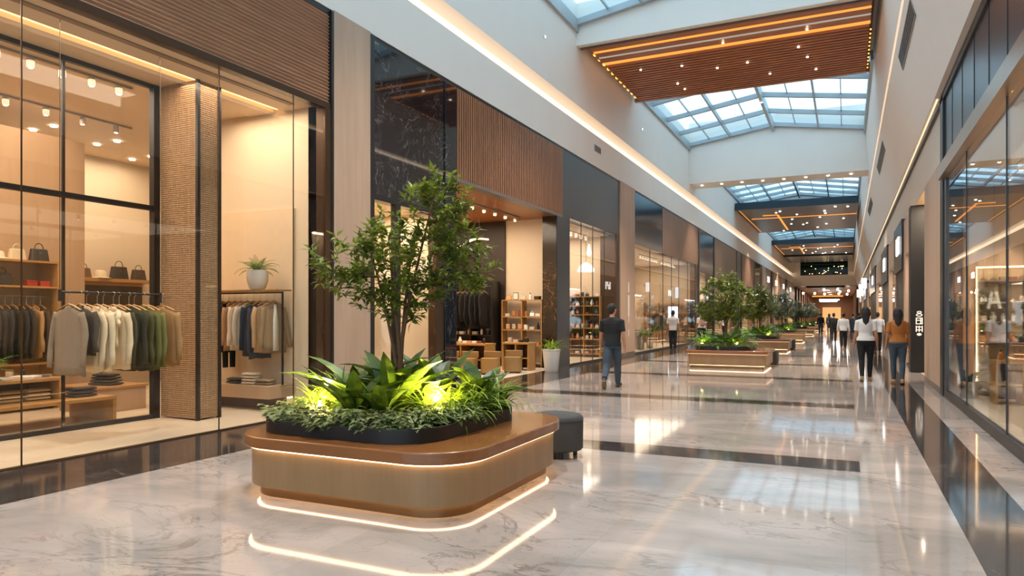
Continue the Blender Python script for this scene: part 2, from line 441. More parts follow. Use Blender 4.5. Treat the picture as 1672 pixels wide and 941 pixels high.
# walnut panel under the roof
R = empty('ceiling_panel', (-3.2, 23.2, 9.6), 0, 'brown slatted walnut panel with amber light lines under the nearest skylights', 'ceiling panel')
MB().box(-3.95, 3.86, -2.98, 2.98, .1, .3).build('board', MT['slat_back'], R)
box('fascia', paint('#54423a', .5), -4.1, 3.98, -2.99, -2.90, -.02, .3, R)
box('fascia', MT['slat'], -4.05, 3.9, 2.9, 3.05, -.02, .3, R)
wp = wood('ceiling_slat_wood', '#b06a3c', '#905430', 'x', .42)
m = MB()
y = -1.25
while y < 2.88: m.box(-3.85, 3.78, y, y + .125, -.03, .09); y += .225
m.build('slat', wp, R)
box('plank', wp, -3.9, 3.8, -2.89, -2.5, .02, .07, R); box('plank', wp, -3.9, 3.8, -2.36, -1.98, .02, .06, R); box('plank', wp, -3.9, 3.8, -1.9, -1.52, .0, .05, R)
box('light_strip', MT['led_gold'], -3.85, 3.8, -2.49, -2.38, .0, .03, R); box('light_strip', MT['led_gold'], -3.85, 3.8, -1.5, -1.28, .0, .03, R)
box('light_strip', emit('grey_led', '#fff0dd', .3), -3.85, 3.8, -1.975, -1.905, .0, .03, R)
m = MB()
for k in range(11): m.box(-3.93, -3.88, -2.3 + .47*k, -2.3 + .47*k + .13, .0, .05); m.box(3.8, 3.84, -.9 + .34*k, -.9 + .34*k + .05, -.03, .0)
m.build('edge_light', emit('edge_led', '#ffa648', 2), R)
rng = random.Random(5)
for (px, py) in ((-2.9, -.5), (-2.1, 1.4), (-1.6, -.3), (-2.0, 2.1), (-.6, .4), (.35, .3), (.9, 1.7), (1.9, -.4), (2.1, .6), (2.3, 1.9), (-.1, -1.7), (2.2, -1.7)):
    downlight(R, px, py, -.03, .03)
def sspot(nm, loc, e, col, parent=None, size=2.2, r=.14):
    return light(nm, 'SPOT', loc, e, col, parent, (0, 0, 0), spot_size=size, spot_blend=.6, shadow_soft_size=r)
for i, (px, py) in enumerate(((-1.5, -.6), (1.6, -.6), (0, 1.8))): sspot('panel_lamp', (px, py, -.08), 1500, WARM2, R, 1.3)

# dark panels further back
def dark_panel(a, b, label):
    R = empty('ceiling_panel', (-3.2, (a + b) / 2, 9.15), 0, label, 'ceiling panel')
    h = (b - a) / 2
    box('board', paint('#1d2b33', .3), -4.1, 3.95, -h, h, 0, .45, R)
    box('fascia', paint('#1b2f3c', .45), -4.12, 3.96, -h - .05, -h, -.03, .48, R)
    m = MB()
    for k in range(26): m.box(-3.9, -3.84, -h + .6 + k*(2*h - 1.2)/26, -h + .6 + k*(2*h - 1.2)/26 + .18, -.03, -.002)
    m.build('edge_light', MT['led_gold'], R)
    box('light_strip', MT['led_gold'], -3.6, 3.9, -.3*h, -.3*h + .16, -.03, -.002, R)
    m = MB(); m.box(-1.6, -1.45, -.5*h, .8*h, -.03, -.002); m.box(-2.6, -1.45, -.52*h, -.49*h, -.03, -.002)
    m.build('light_strip', MT['led_gold'], R)
    rg = random.Random(int(a))
    for k in range(16): downlight(R, rg.uniform(-3, 3.4), rg.uniform(-.9*h, .9*h), 0, .07)
    for k in (-1, 1): sspot('panel_lamp', (k*2, 0, -.1), 2200, WARM2, R, 1.5)
    return R
dark_panel(53.2, 68.9, 'dark blue hung ceiling panel with light lines behind the white roof beam')
dark_panel(81.2, 96, 'dark blue hung ceiling panel at the far end, beyond the last skylight')
box_ = box('ceiling_panel', paint('#1d2a2a', .2), -7.3, .75, 97, 108, 9.0, 9.4); lab(box_, 'dark green hung panel nearest the end wall of the hall', 'ceiling panel')
R = None
for k in range(8):
    o = downlight(None, -6.8 + k*1.0, 37.4, 8.28, .06); lab(o, f'small round downlight under the white roof beam, {ORD[k]} from the left', 'downlight', 'downlights under the roof beam')
for k in (-2, 0, 2): sspot('beam_lamp', (-3.2 + k*1.2, 37.6, 8.22), 1000, WARM2, None, 1.6)

# fill lamps added under the skylight ridges to brighten the hall
for k, (sx, sy, sz) in enumerate(((-3.26, 3.5, 10.55), (-3.26, 9.5, 10.55), (-3.26, 15.5, 10.55), (-3.26, 31.5, 10.55), (-3.26, 45.5, 10.55), (-3.26, 75, 10.55))):
    o = empty('hall_fill_lamp', (sx, sy, sz), 0, f'small added fill lamp under the skylight ridge, {ORD[k]} along the hall', 'lamp')
    MB().cyl(0, 0, -.02, .1, .07, 12).build('housing', MT['frame_sky'], o, True); MB().cyl(0, 0, -.03, -.02, .06, 12).build('lens', MT['lamp'], o, True)
    sspot('hall_fill_spot', (0, 0, -.06), 1500, (1, .95, .88), o, 1.55, .15)
# end of the hall and the timber passage behind it
sbox('wall_end', MT['white'], -7.9, 2.1, YE, YE + .6, 5.95, 7.5)
sbox('wall_end', MT['white'], -7.9, -6.3, YE, YE + .6, 7.5, 10.9); sbox('wall_end', MT['white'], .2, 2.1, YE, YE + .6, 7.5, 10.9)
cg = struct(empty('window_5', (-3.05, YE + .3, 7.5)))
box('frame', MT['black'], -3.25, 3.25, -.05, .05, 1.55, 1.7, cg); box('pane', paint('#16302a', .08), -3.25, 3.25, 0, .05, 0, 3.4, cg)
m = MB(); rg = random.Random(4)
for k in range(22): m.ell((rg.uniform(-3, 3), -.03, rg.uniform(.1, 1.5)), (.06, .02, .05), 6, 4)
m.build('fairy_light', emit('fairy', '#ffd48a', 5), cg)
pw = wood('passage_wood', '#8a5a30', '#6a4323', 'y', .45)
sbox('ceiling', pw, -8, 2.2, YE + .6, 186, 5.95, 6.1)
sbox('wall_left', pw, -7.9, -7.36, YE, 186, 0, 5.95); sbox('wall_right', pw, 1.66, 2.1, YE, 186, 0, 5.95)
sbox('wall_end', pw, -7.9, 2.1, 186, 186.3, 0, 5.95)
for k in range(9):
    sbox('pillar', paint('#5a3a20', .5), -7.36, -7.1, YE + 5 + k*7.5, YE + 6 + k*7.5, 0, 5.95); sbox('pillar', paint('#5a3a20', .5), 1.4, 1.66, YE + 5 + k*7.5, YE + 6 + k*7.5, 0, 5.95)
lab(box('ceiling_canopy', paint('#2c1a10', .5), -5.6, -.2, 117, 128, 5.7, 5.94, None, .1), 'dark recessed canopy on the timber ceiling of the far passage', 'canopy')
for k, (x, yy, z, ww) in enumerate(((-3, 150, 4.4, 3.6), (-3, 143, 4.0, 3.0), (-3, 136, 4.75, 5.0))):
    o = empty('pendant_light', (x, yy, z), 0, ['wide white light bar hanging in the far timber passage, middle one', 'lowest short white light bar hanging in the far timber passage', 'warm long light bar nearest the entrance of the far passage'][k], 'pendant light')
    box('bar', MT['lampw'] if k < 2 else MT['led_gold'], -ww/2, ww/2, -.15, .15, 0, .22, o, .03); 
    [MB().cyl(q*ww/3, 0, .22, 5.95 - z, .015, 6).build('cable', MT['black'], o) for q in (-1, 1)]
    light('bar_lamp', 'AREA', (0, 0, -.05), 260, WARM2, o, shape='RECTANGLE', size=ww, size_y=.3)
for k in range(5):
    o = empty('ceiling_light', (-3, 121 + k*14, 5.95), 0, f'flat round ceiling lamp in the timber passage, {ORD[k]} from its mouth', 'ceiling light')
    MB().cyl(0, 0, -.06, 0, .5, 20).build('diffuser', MT['lamp'], o, True); MB().ring([(.54*cos(a*pi/10), .54*sin(a*pi/10)) for a in range(20)], [(.5*cos(a*pi/10), .5*sin(a*pi/10)) for a in range(20)], -.07, 0).build('rim', MT['bronze'], o, True)
    light('passage_lamp', 'AREA', (0, 0, -.08), 700, WARM, o, shape='DISK', size=1.0)
def globe(x, y, z, r, label):
    o = empty('pendant_lamp', (x, y, z), 0, label, 'pendant lamp'); MB().ell((0, 0, 0), (r, r, r*1.15), 12, 8).build('globe', MT['lamp'], o, True); MB().cyl(0, 0, r, 5.95 - z, .015, 6).build('cord', MT['black'], o); return o
for k, (x, yy, z) in enumerate(((-3.1, 118, 5.4), (-3.1, 121, 4.85), (-4.6, 123, 5.0), (-1.2, 119, 5.45), (-.9, 122, 5.2), (-1.1, 125, 4.95), (-6.2, 121, 5.0), (.1, 130, 5.0), (.3, 123, 5.35))):
    globe(x, yy, z, .16, f'{["top","lower middle","left middle","high right","right","lower right","leftmost","small far","rightmost"][k]} glowing globe lamp hanging at the mouth of the timber passage')
lab(box('lit_shopfront', emit('end_glow', '#e8b070', .8), -5.2, -1.2, 185.7, 185.98, 0, 3.4), 'glowing shopfront closing the far end of the timber passage', 'shopfront')

# ------------------------------------------------------------------ vents
def vent(loc, rot, wd, ht, label, n=6, m='greypanel'):
    o = empty('air_vent', loc, 0, label, 'vent'); o.rotation_euler = rot
    f = MB(); t = .02
    f.box(-wd/2, wd/2, -ht/2, -ht/2 + t, 0, .015).box(-wd/2, wd/2, ht/2 - t, ht/2, 0, .015).box(-wd/2, -wd/2 + t, -ht/2, ht/2, 0, .015).box(wd/2 - t, wd/2, -ht/2, ht/2, 0, .015)
    f.build('frame', paint('#8a8886', .5), o)
    s = MB()
    for k in range(n): yk = -ht/2 + ht*(k + .5)/n; s.box(-wd/2 + t, wd/2 - t, yk - ht/n*.28, yk + ht/n*.28, .001, .01)
    s.build('louver', paint('#4a4846', .5), o)
    return o
lrot = Matrix(((0, 0, 1), (1, 0, 0), (0, 1, 0))).to_euler()
vent((XL + .002, 22.0, 6.92), lrot, .62, .2, 'small grey air vent in the white fascia of the left wall')
def on_slope(y, z):
    sl = (rp(7.4) - rp(5.8)) / 1.6
    up = Vector((sl, 0, 1)).normalized(); al = Vector((0, -1, 0)); n = al.cross(up)
    return (rp(z) + n.x*.003, y, z + n.z*.003), Matrix((al, up, n)).transposed().to_euler()
for y, z, wd, label in ((16.4, 7.15, 3.2, 'long dark louvred vent on the sloping right wall, nearest one'), (28.5, 7.1, 4.5, 'grey louvred vent on the sloping right wall, second along'), (41, 7.1, 5, 'grey louvred vent on the sloping right wall, far one')):
    l, r = on_slope(y, z); vent(l, r, wd, .34, label, 5)
for k, (y, z) in enumerate(((17.5, 9.0), (27.5, 8.9))):
    o = empty('wall_spotlight', (XL + .001, y, z), 0, f'small round wall spotlight on the upper left wall, {"nearest" if k == 0 else "farther"} one', 'spotlight')
    MB().cyl(0, 0, 0, .03, .05, 12).xf(Matrix.Rotation(pi/2, 4, 'Y')).build('body', paint('#d8d4ce'), o, True)
    MB().cyl(0, 0, .03, .034, .035, 12).xf(Matrix.Rotation(pi/2, 4, 'Y')).build('lens', MT['lamp'], o, True)

# ------------------------------------------------------------------ left shop fronts
def pier(x0, x1, y0, y1, z1, m, label=None, base=True, z0=0):
    o = sbox('pillar', MT[m], x0, x1, y0, y1, z0 if not base else .12, z1, .004)
    if base: sbox('baseboard_left' if x0 < 0 else 'baseboard_right', paint('#6a5c50', .35), x0 - .0, x1 + .006 if x0 < 0 else x1, y0, y1, 0, .12)
    return o
def glazing(n, x, y0, y1, z0, z1, seams, gm='glass', fr='bronze', sill=.05, t=.012, post=.0, mull=.012):
    """one shop window: frame, one pane per bay, seams"""
    root = struct(empty(f'window_{n}', (x, y0, z0)))
    e = [0] + [s - y0 for s in seams] + [y1 - y0]
    p = MB()
    for a, b in zip(e[:-1], e[1:]): p.box(-t/2, t/2, a + .004, b - .004, sill, z1 - z0 - .02)
    p.build('pane', MT[gm], root)
    f = MB(); f.box(-.04, .04, 0, y1 - y0, 0, sill)
    f.build('sill', MT[fr], root)
    if seams:
        m = MB()
        for s in e[1:-1]: m.box(-mull, mull, s - mull, s + mull, sill, z1 - z0)
        m.build('mullion', MT[fr], root)
    return root
# bay 1 : clothes shop
struct(box('wall_left', MT['slat_back'], XL - .3, XL - .05, Y0, 8.80, 4.82, 6.33))
prof = []
nr = 26
for i in range(nr * 6 + 1):
    z = 4.84 + (6.25 - 4.84) * i / (nr * 6); prof.append((XL - .03 + .016 * sin(2*pi*i/6), z))
rib = MB(); yl = [Y0 + (8.80 - Y0) * j / 90 for j in range(91)]
np_ = len(prof)
for j, y in enumerate(yl):
    rib.v += [(x + .004*mnoise.noise((y*1.7, z*40, 0)), y, z + .009*mnoise.noise((y*.9, z*9, 3)) + .006*mnoise.noise((y*3, z*14, 7))) for x, z in prof]
for j in range(90):
    for i in range(np_ - 1):
        a = j*np_ + i; rib.f.append((a, a + np_, a + np_ + 1, a + 1)); rib.mi.append(0)
struct(rib.build('wall_left', MT['brown_rib'], None, 'all'))
sbox('trim_2', MT['bronze'], XL - .12, XL + .01, Y0, 8.80, 4.74, 4.84)
sbox('trim_3', MT['bronze'], XL - .16, XL + .02, 8.66, 8.82, 0, 4.74)
sbox('trim_3', MT['black'], XL - .06, XL + .03, 8.80, 8.85, 0, 6.3)
glazing(6, XL, Y0, 8.66, 0, 4.74, [1.4, 4.2, 6.62, 7.98], 'glass', 'bronze', .012, .012, mull=.006)
# recess ceiling with light groove
sbox('ceiling', MT['cream'], -8.35, -7.42, Y0, 8.85, 4.85, 4.95); sbox('ceiling', MT['cream'], -9.14, -8.55, Y0, 8.85, 4.85, 4.95)
sbox('ceiling', MT['cream'], -8.6, -8.3, Y0, 8.85, 5.0, 5.1)
lab(box('ceiling_light_strip', emit('groove', '#ffc684', 2.2), -8.47, -8.43, Y0, 8.8, 4.88, 4.999), 'warm light groove in the recess ceiling of the clothes shop', 'light strip')
m_ = sbox('trim_4', paint('#8a6b4c', .5), -8.0, -7.9, Y0, 8.6, 4.835, 4.85)
# inner glass
g7 = glazing(7, -9.12, Y0, 7.06, 0, 4.85, [2.4, 5.72], 'glass', 'black', .06, .012, mull=.016)
f = MB(); f.box(-.035, .035, 0, 7.06 - Y0, 3.02, 3.09).box(-.05, .05, 7.0 - Y0, 7.1 - Y0, 0, 4.85).box(-.035, .035, 0, 7.06 - Y0, 4.79, 4.85)
f.build('transom', MT['black'], g7)
# woven column
sbox('pillar', MT['weave'], -9.08, -8.33, 7.12, 7.50, 0.02, 4.85)
sbox('trim_5', MT['black'], -8.345, -8.30, 7.10, 7.145, 0, 4.85); sbox('trim_5', MT['black'], -8.36, -8.31, 7.48, 7.53, 0, 4.85)
# interior shell of bay 1
sbox('ceiling', MT['cream'], -15, -9.14, Y0, 11.5, 4.87, 5.0)
sbox('wall_left', MT['beige'], -15, -14.4, Y0, 11.5, 0, 4.87); sbox('wall_left', MT['beige'], -15, -10.3, 11.2, 11.5, 0, 4.87)
sbox('wall_left', MT['beige'], -10.35, XL - .1, 8.86, 9.8, 0, 6.3)
sbox('wall_left', MT['beige_dk'], -12.2, -12.0, Y0, 7.9, 0, 4.5)
sbox('wall_left', MT['beige'], -15, XL, Y0 - .3, Y0, 0, 6.33)
sbox('wall_left', paint('#e3c9a6', .55), -9.9, -8.12, 8.82, 8.86, .15, 3.25)
# bay pier and black marble window
pier(XL - .5, XL + .03, 8.86, 9.8, 6.33, 'stone')
sbox('trim_6', MT['black'], XL - .3, XL + .02, 9.8, 9.93, 0, 6.3)
sbox('wall_left', MT['marble_black'], XL - .3, XL - .02, 9.93, 12.32, 3.6, 6.25)
sbox('trim_7', MT['black'], XL - .2, XL, 9.93, 12.32, 3.5, 3.6)
pier(XL - .35, XL + .01, 12.32, 12.77, 6.25, 'marble_black', base=False)
sbox('trim_8', MT['bronze'], XL - .2, XL - .02, 12.0, 12.32, 0, 3.5)
g8 = glazing(8, XL - .05, 9.93, 12.0, 0, 3.5, [], 'glass', 'black', .06)
box('mullion', MT['black'], -.06, .06, .66, .8, 0, 3.5, g8)
sbox('wall_left', MT['beige'], -9.2, -8.95, 9.8, 12.4, 0, 3.7); sbox('ceiling', MT['cream'], -9.2, XL - .3, 9.8, 12.4, 3.6, 3.7)
# bay 2 : open shop with slatted header
sl = MB(); y = 12.80
while y < 18.8: sl.box(XL - .07, XL + .01, y, y + .058, 4.37, 6.25); y += .098
struct(sl.build('wall_left', MT['slat']))
sbox('wall_left', MT['slat_back'], XL - .2, XL - .07, 12.77, 18.83, 4.36, 6.25)
sbox('trim_9', paint('#7d7168', .4, .3), XL - .2, XL + .02, 12.77, 18.83, 4.30, 4.37)
sbox('ceiling', MT['woodceil'], -13, XL - .2, 12.77, 18.85, 4.3, 4.45)
struct(MB().box(-7.78, -7.36, 18.4, 19.4, 0, 4.36).build('pillar', MT['marble_gold']))
sbox('pillar', MT['greypanel'], -7.36, XL + .01, 18.42, 19.42, 0, 4.36)
sbox('wall_left', MT['beige'], -13, -7.78, 18.85, 19.15, 0, 4.4); sbox('wall_left', MT['brownwood'], -13, -12.7, 12.77, 18.85, 0, 4.4)
sbox('wall_left', MT['beige'], -13, XL - .35, 12.36, 12.74, 0, 4.3)
sbox('wall_left', paint('#2a1a12', .5), -10.9, -9.15, 18.78, 18.85, 0, 4.3)
# bay 3 : display window below charcoal panel
sbox('wall_left', MT['greypanel'], XL - .3, XL - .01, 18.83, 24.45, 4.36, 6.25)
glazing(9, XL - .03, 19.42, 24.1, 0, 4.36, [20.5, 21.6, 22.8], 'glass', 'black', .06, mull=.01)
sbox('trim_10', MT['bronze'], XL - .6, XL, 24.1, 24.45, 0, 4.36)
sbox('wall_left', MT['beige'], -11, XL - .1, 24.3, 24.5, 0, 4.4); sbox('wall_left', MT['beige'], -11, -10.8, 19.15, 24.3, 0, 4.4)
sbox('ceiling', MT['cream'], -11, XL - .3, 19.15, 24.3, 4.32, 4.45)
pier(XL - .5, XL + .03, 24.5, 26.4, 6.33, 'stone')
# bay 4
sbox('wall_left', MT['bluepanel'], XL - .3, XL - .01, 26.45, 31.0, 4.25, 6.25)
bw = MB(); y = 31.02
while y < 39.2: bw.box(XL - .06, XL, y, y + .27, 4.25, 6.25); y += .285
struct(bw.build('wall_left', MT['brownwood'])); sbox('wall_left', MT['slat_back'], XL - .3, XL - .06, 31.0, 39.3, 4.25, 6.25)
glazing(10, XL - .03, 26.45, 38.6, 0, 4.25, [28.9, 31.2, 32.9, 34.5, 36.6], 'glass', 'black', .06, mull=.012)
sbox('trim_11', MT['bronze'], XL - .3, XL, 38.6, 39.3, 0, 4.25)
sbox('wall_left', MT['beige'], -11.2, -11, 24.5, 39.3, 0, 4.4); sbox('wall_left', MT['beige'], -11, XL - .1, 39.1, 39.4, 0, 4.4)
sbox('ceiling', MT['cream'], -11, XL - .3, 24.5, 39.3, 4.25, 4.4)
# far bays
segs = [(39.4, 44.4, 'bluepanel', 0, 0), (44.4, 54.3, 'brownwood', 1, 0), (54.3, 57.0, 'greypanel', 0, 0), (57.0, 65.5, 'brownwood', 1, 0), (65.5, 71, 'bluepanel', 0, 0),
        (71, 74, 'stone', 2, 0), (74, 81, 'brownwood', 1, 1), (81, 83, 'bronze', 2, 0), (83, 90, 'stone', 1, 1), (90, 93, 'brownwood', 2, 0), (93, 101, 'stone', 1, 1), (101, 104, 'bronze', 2, 0), (104, 115, 'stone', 1, 1)]
gn = 11; sn = 0
for a, b, mm, kind, sg in segs:
    z = 3.9
    if kind == 2:
        pier(XL - .5, XL + .1, a, b, 6.25, mm, base=False); continue
    sbox('wall_left', MT[mm], XL - .3, XL - .01, a + .05, b - .05, z, 6.25)
    sbox('pillar', MT['black'], XL - .5, XL + .02, a - .1, a + .25, 0, 6.25)
    glazing(gn, XL - .03, a + .25, b - .1, 0, z, [(a + b) / 2], 'glass', 'black', .06); gn += 1
    sbox('wall_left', MT['beige'] if kind else paint('#3a2a20', .6), -10.2, -10, a, b, 0, z + .1); sbox('wall_left', MT['beige'], -10, XL - .1, b - .1, b, 0, z)
    sbox('ceiling', MT['cream'], -10, XL - .3, a, b, z, z + .1)
    light('shop_light', 'AREA', (-8.7, (a + b)/2, z - .06), 110 * (b - a) / 9, WARM, None, shape='RECTANGLE', size=1.6, size_y=(b - a)*.8)
    if sg:
        o = empty('shop_sign', (XL + .02, (a + b)/2, 5.2), 0, f'white glowing shop sign high on the left shop row, {ORD[sn]} along', 'sign')
        MB().box(-.0, .06, -.8, .8, -.28, .3).build('plate', MT['sign'], o, False, .03); sn += 1
        box('bracket', MT['black'], -.03, .0, -1.0, 1.0, -.1, .1, o)

# ------------------------------------------------------------------ right shop fronts
sbox('wall_right', MT['greypanel'], XR + .02, XR + .3, Y0, 15.2, 4.24, 5.65)
jt = MB()
for k in range(12): jt.box(XR + .012, XR + .02, 14.2 - k*1.15, 14.21 - k*1.15, 4.26, 5.6)
struct(jt.build('trim_12', paint('#29292c', .4)))
sbox('trim_13', MT['black'], XR - .02, XR + .3, Y0, 15.55, 5.5, 5.66)
sbox('trim_14', MT['bronze_lt'], XR - .10, XR + .12, Y0, 15.2, 4.0, 4.24)
sbox('trim_15', MT['black'], XR - .02, XR + .3, 15.2, 15.6, 0, 5.6); sbox('trim_16', MT['greypanel'], XR + .0, XR + .25, 14.9, 15.2, 0, 4.0)
glazing(40, XR + .03, Y0, 14.9, 0, 4.0, [1.5, 4.5, 6.8, 9.69, 12.68], 'glass_r', 'black', .14, mull=.012)
sbox('wall_right', MT['beige'], 6, 6.3, Y0, 16.3, 0, 4.4); sbox('wall_right', paint('#c2a586', .6), XR + .25, 6, 16.0, 16.3, 0, 4.4)
sbox('ceiling', MT['cream'], XR + .2, 6.3, Y0, 16.3, 4.05, 4.2)
pier(XR - .02, 2.2, 15.6, 18.6, 4.42, 'stone')
sbox('wall_right', paint('#d3c3b2', .5), XR + .03, 2.1, 15.6, YE, 4.42, 5.66)
sbox('trim_17', MT['black'], XR - .03, XR + .03, 15.6, YE, 5.52, 5.59)
# black pylon with glyph sign
R = empty('sign_pylon', (1.72, 21.5, 0), 0, 'tall black pylon with pale glyph lettering beside the orange-topped woman', 'pylon')
box('body', paint('#100e0d', .5), -.2, .2, -.3, .3, 0, 4.38, R, .01)
def glyph_sign(parent, y, z0, s):
    """unreadable pale marks stacked downwards"""
    m = MB()
    def ringm(cx, cz, rx, rz, t):
        n = 14
        o = [(cx + rx*cos(2*pi*k/n), cz + rz*sin(2*pi*k/n)) for k in range(n)]; i_ = [(cx + (rx-t)*cos(2*pi*k/n), cz + (rz-t)*sin(2*pi*k/n)) for k in range(n)]
        v = [(x, y, z) for x, z in o] + [(x, y, z) for x, z in i_] + [(x, y - .02, z) for x, z in o] + [(x, y - .02, z) for x, z in i_]
        f = []
        for k in range(n):
            j = (k + 1) % n; f += [(2*n + k, 2*n + j, 3*n + j, 3*n + k), (k, j, 2*n + j, 2*n + k), (n + j, n + k, 3*n + k, 3*n + j)]
        m.add(v, f)
    def br(x0, x1, za, zb): m.box(x0*s, x1*s, y - .02, y, z0 + za*s, z0 + zb*s)
    ringm(0, z0 + 1.00*s, .085*s, .05*s, .03*s); ringm(0, z0 + .89*s, .115*s, .065*s, .035*s)
    for zz in (.66, .52, .40, .28): br(-.12, .12, zz, zz + .035)
    for x in (-.12, .03, .085): br(x, x + .035, .52, .78)
    br(-.12, .12, .75, .785); br(-.12, -.085, .22, .46); br(.085, .12, .22, .46); br(-.02, .015, .22, .46)
    ringm(0, z0 + .12*s, .085*s, .055*s, .055*s)
    return m.build('lettering', emit('glyph', '#ffe9d2', .85), parent)
glyph_sign(R, -.3, .92, .66)
sbox('wall_right', MT['beige'], 2.26, 3.2, 18.6, 21.2, 0, 4.4); sbox('ceiling', MT['cream'], XR, 3.2, 18.6, 21.2, 4.38, 4.44)
light('shop_light', 'AREA', (2.0, 19.9, 4.36), 60, WARM, None, shape='RECTANGLE', size=.5, size_y=2)
rs = [(21.8, 25.0, 'stone', 1), (25.0, 29.0, 'dark', 1), (29.0, 33.8, 'stone', 0), (33.8, 39.4, 'dark', 1), (39.4, 47.6, 'stone', 0), (47.6, 58, 'dark', 0), (58, 68, 'stone', 0), (68, 79, 'dark', 1), (79, 90, 'stone', 0), (90, 100, 'dark', 1), (100, 115, 'stone', 0)]
gn = 41; sn = 0
for a, b, mm, sg in rs:
    if mm == 'stone':
        sbox('wall_right', MT['stone'], XR - .02, 2.1, a, b, 3.35, 4.42)
        sbox('pillar', MT['stone'], XR - .02, 2.1, a, a + .6, 0, 3.35); sbox('pillar', MT['stone'], XR - .02, 2.1, b - .6, b, 0, 3.35)
        glazing(gn, XR + .05, a + .6, b - .6, 0, 3.35, [], 'glass', 'black', .06)
        sbox('wall_right', MT['beige'], 3.4, 3.6, a, b, 0, 3.4)
        light('shop_light', 'AREA', (2.6, (a + b)/2, 3.3), 110 * (b - a) / 8, WARM, None, shape='RECTANGLE', size=1.2, size_y=(b - a)*.7)
    else:
        sbox('wall_right', paint('#22303a', .25), XR - .08, 2.1, a, b, 2.95, 4.5)
        sbox('wall_right', paint('#0f0d0c', .4), XR + .02, 2.1, a, b, 0, 2.95)  # solid black block standing in for the dark shop opening
        o = empty('shop_sign', (XR - .09, a + (b - a)*.35, 3.75), 0, f'white glowing glyph sign on a dark panel of the right shop row, {ORD[sn]} along', 'sign'); sn += 1
        m = MB(); 
        for k, (h0, h1) in enumerate(((-.28, .28), (-.05, .28), (-.28, .1), (-.28, .28))): m.box(-.04, 0, -.62 + k*.34, -.62 + k*.34 + .16, h0, h1)
        m.box(-.04, 0, -.62, .0, .2, .28); m.box(-.04, 0, .06, .56, -.28, -.2)
        m.build('lettering', MT['sign'], o); box('backing', MT['black'], .0, .01, -.7, .7, -.32, .32, o)
    gn += 1
for k, (y, z, h) in enumerate(((62, 3.6, 1.1), (74, 3.3, 1.5), (88, 3.5, 1.2))):
    o = empty('blade_sign', (1.5, y, z), 0, f'lit blade sign sticking out from the far right shop row, {ORD[k]} along', 'sign')
    box('plate', emit('blade%d' % k, ('#e8f4ff', '#cfe8ff', '#ffd9b8')[k], 1.1), -.45, -.05, -.06, .06, 0, h*.75, o, .02); box('bracket', MT['black'], -.05, .13, -.03, .03, h*.4, h*.6, o)
# left pier marks
R = empty('pier_sign', (XL + .036, 25.5, 1.0), 0, 'slim pale upright marks on the stone pier behind the walking man', 'sign')
for q in ((-.09, .06, 1.35, 1.72), (-.12, .09, .45, 1.25), (-.06, .03, .2, .44), (-.06, .03, -.28, -.02)): MB().box(0, .015, *q).build('mark', paint('#e6ddd0', .3), R, False, .006)
# ------------------------------------------------------------------ planter benches
MT['led_dim'] = emit('dim_led', '#ffd9a4', .9)
def make_bench(name, loc, label, group=None, wx=2.3, wy=2.32, r=.48, tray=(-1.05, .72, -.98, .95), led='led'):
    R = empty(name, loc, 0, label, 'planter bench', group)
    hx, hy = wx/2, wy/2
    n = 14
    def ringo(d, rad): return rr(-hx + d, hx - d, -hy + d, hy - d, max(.05, rad - d), n)
    MB().prism(ringo(0, r), .412, .505).build('seat_top', MT['seatwood'], R, True, .012, 3)
    MB().prism(ringo(.06, r), .088, .397).build('body', MT['benchbody'], R, True, .006)
    MB().prism(ringo(.128, r), 0.0, .088).build('plinth', MT['benchmetal'], R, True)
    MB().ring(ringo(.035, r), ringo(.09, r), .399, .412).build('light_strip', MT[led], R, True)
    MB().ring(ringo(.104, r), ringo(.126, r), .081, .0875).build('light_strip', MT['led_floor'], R, True)
    a, b, c, d = tray
    MB().ring(rr(a, b, c, d, .42, n), rr(a + .018, b - .018, c + .018, d - .018, .402, n), .505, .62).build('planter_tray', MT['tray'], R, True, .003)
    MB().prism(rr(a + .018, b - .018, c + .018, d - .018, .402, n), .505, .575).build('soil', MT['soil'], R, True)
    return R

def quad_leaf(m, p, d, up, L, W, fold=.25, droop=.2, seg=2):
    """pointed leaf from p along d"""
    d = d.normalized(); s = d.cross(up)
    if s.length < .05: s = d.cross(Vector((1, .2, 0)))
    s.normalize(); nrm = s.cross(d)
    a = p + d*(L*.4) + nrm*(-droop*L*.1); tip = p + d*L - nrm*(droop*L)
    b = len(m.v)
    m.v += [tuple(p), tuple(a + s*(W/2) + nrm*(fold*W*.5)), tuple(tip), tuple(a - s*(W/2) + nrm*(fold*W*.5)), tuple(a)]
    for f in ((0, 4, 1), (1, 4, 2), (0, 3, 4), (3, 2, 4)): m.f.append(tuple(b + i for i in f)); m.mi.append(0)

def strap(m, base, az, el, L, W, bend, seg=6, fold=.0, tipw=.1, twist=0):
    """arching strap leaf"""
    p = Vector(base); h = Vector((cos(az), sin(az), 0)); s = Vector((-sin(az), cos(az), 0)); e = el
    prev = None; st = L / seg
    for i in range(seg + 1):
        t = i / seg; w = W * (min(1, .45 + 1.6*t) if t < .4 else max(tipw, 1 - ((t - .4)/.6)**2 * (1 - tipw))) / 2
        nrm = -h*sin(e) + Vector((0, 0, cos(e)))
        b = len(m.v)
        if fold: m.v += [tuple(p + s*w + nrm*fold*w), tuple(p), tuple(p - s*w + nrm*fold*w)]
        else: m.v += [tuple(p + s*w), tuple(p - s*w)]
        k = 3 if fold else 2
        if i:
            for q in range(k - 1): m.f.append((b - k + q, b - k + q + 1, b + q + 1, b + q)); m.mi.append(0)
        p = p + (h*cos(e) + Vector((0, 0, sin(e))))*st
        e -= bend / seg
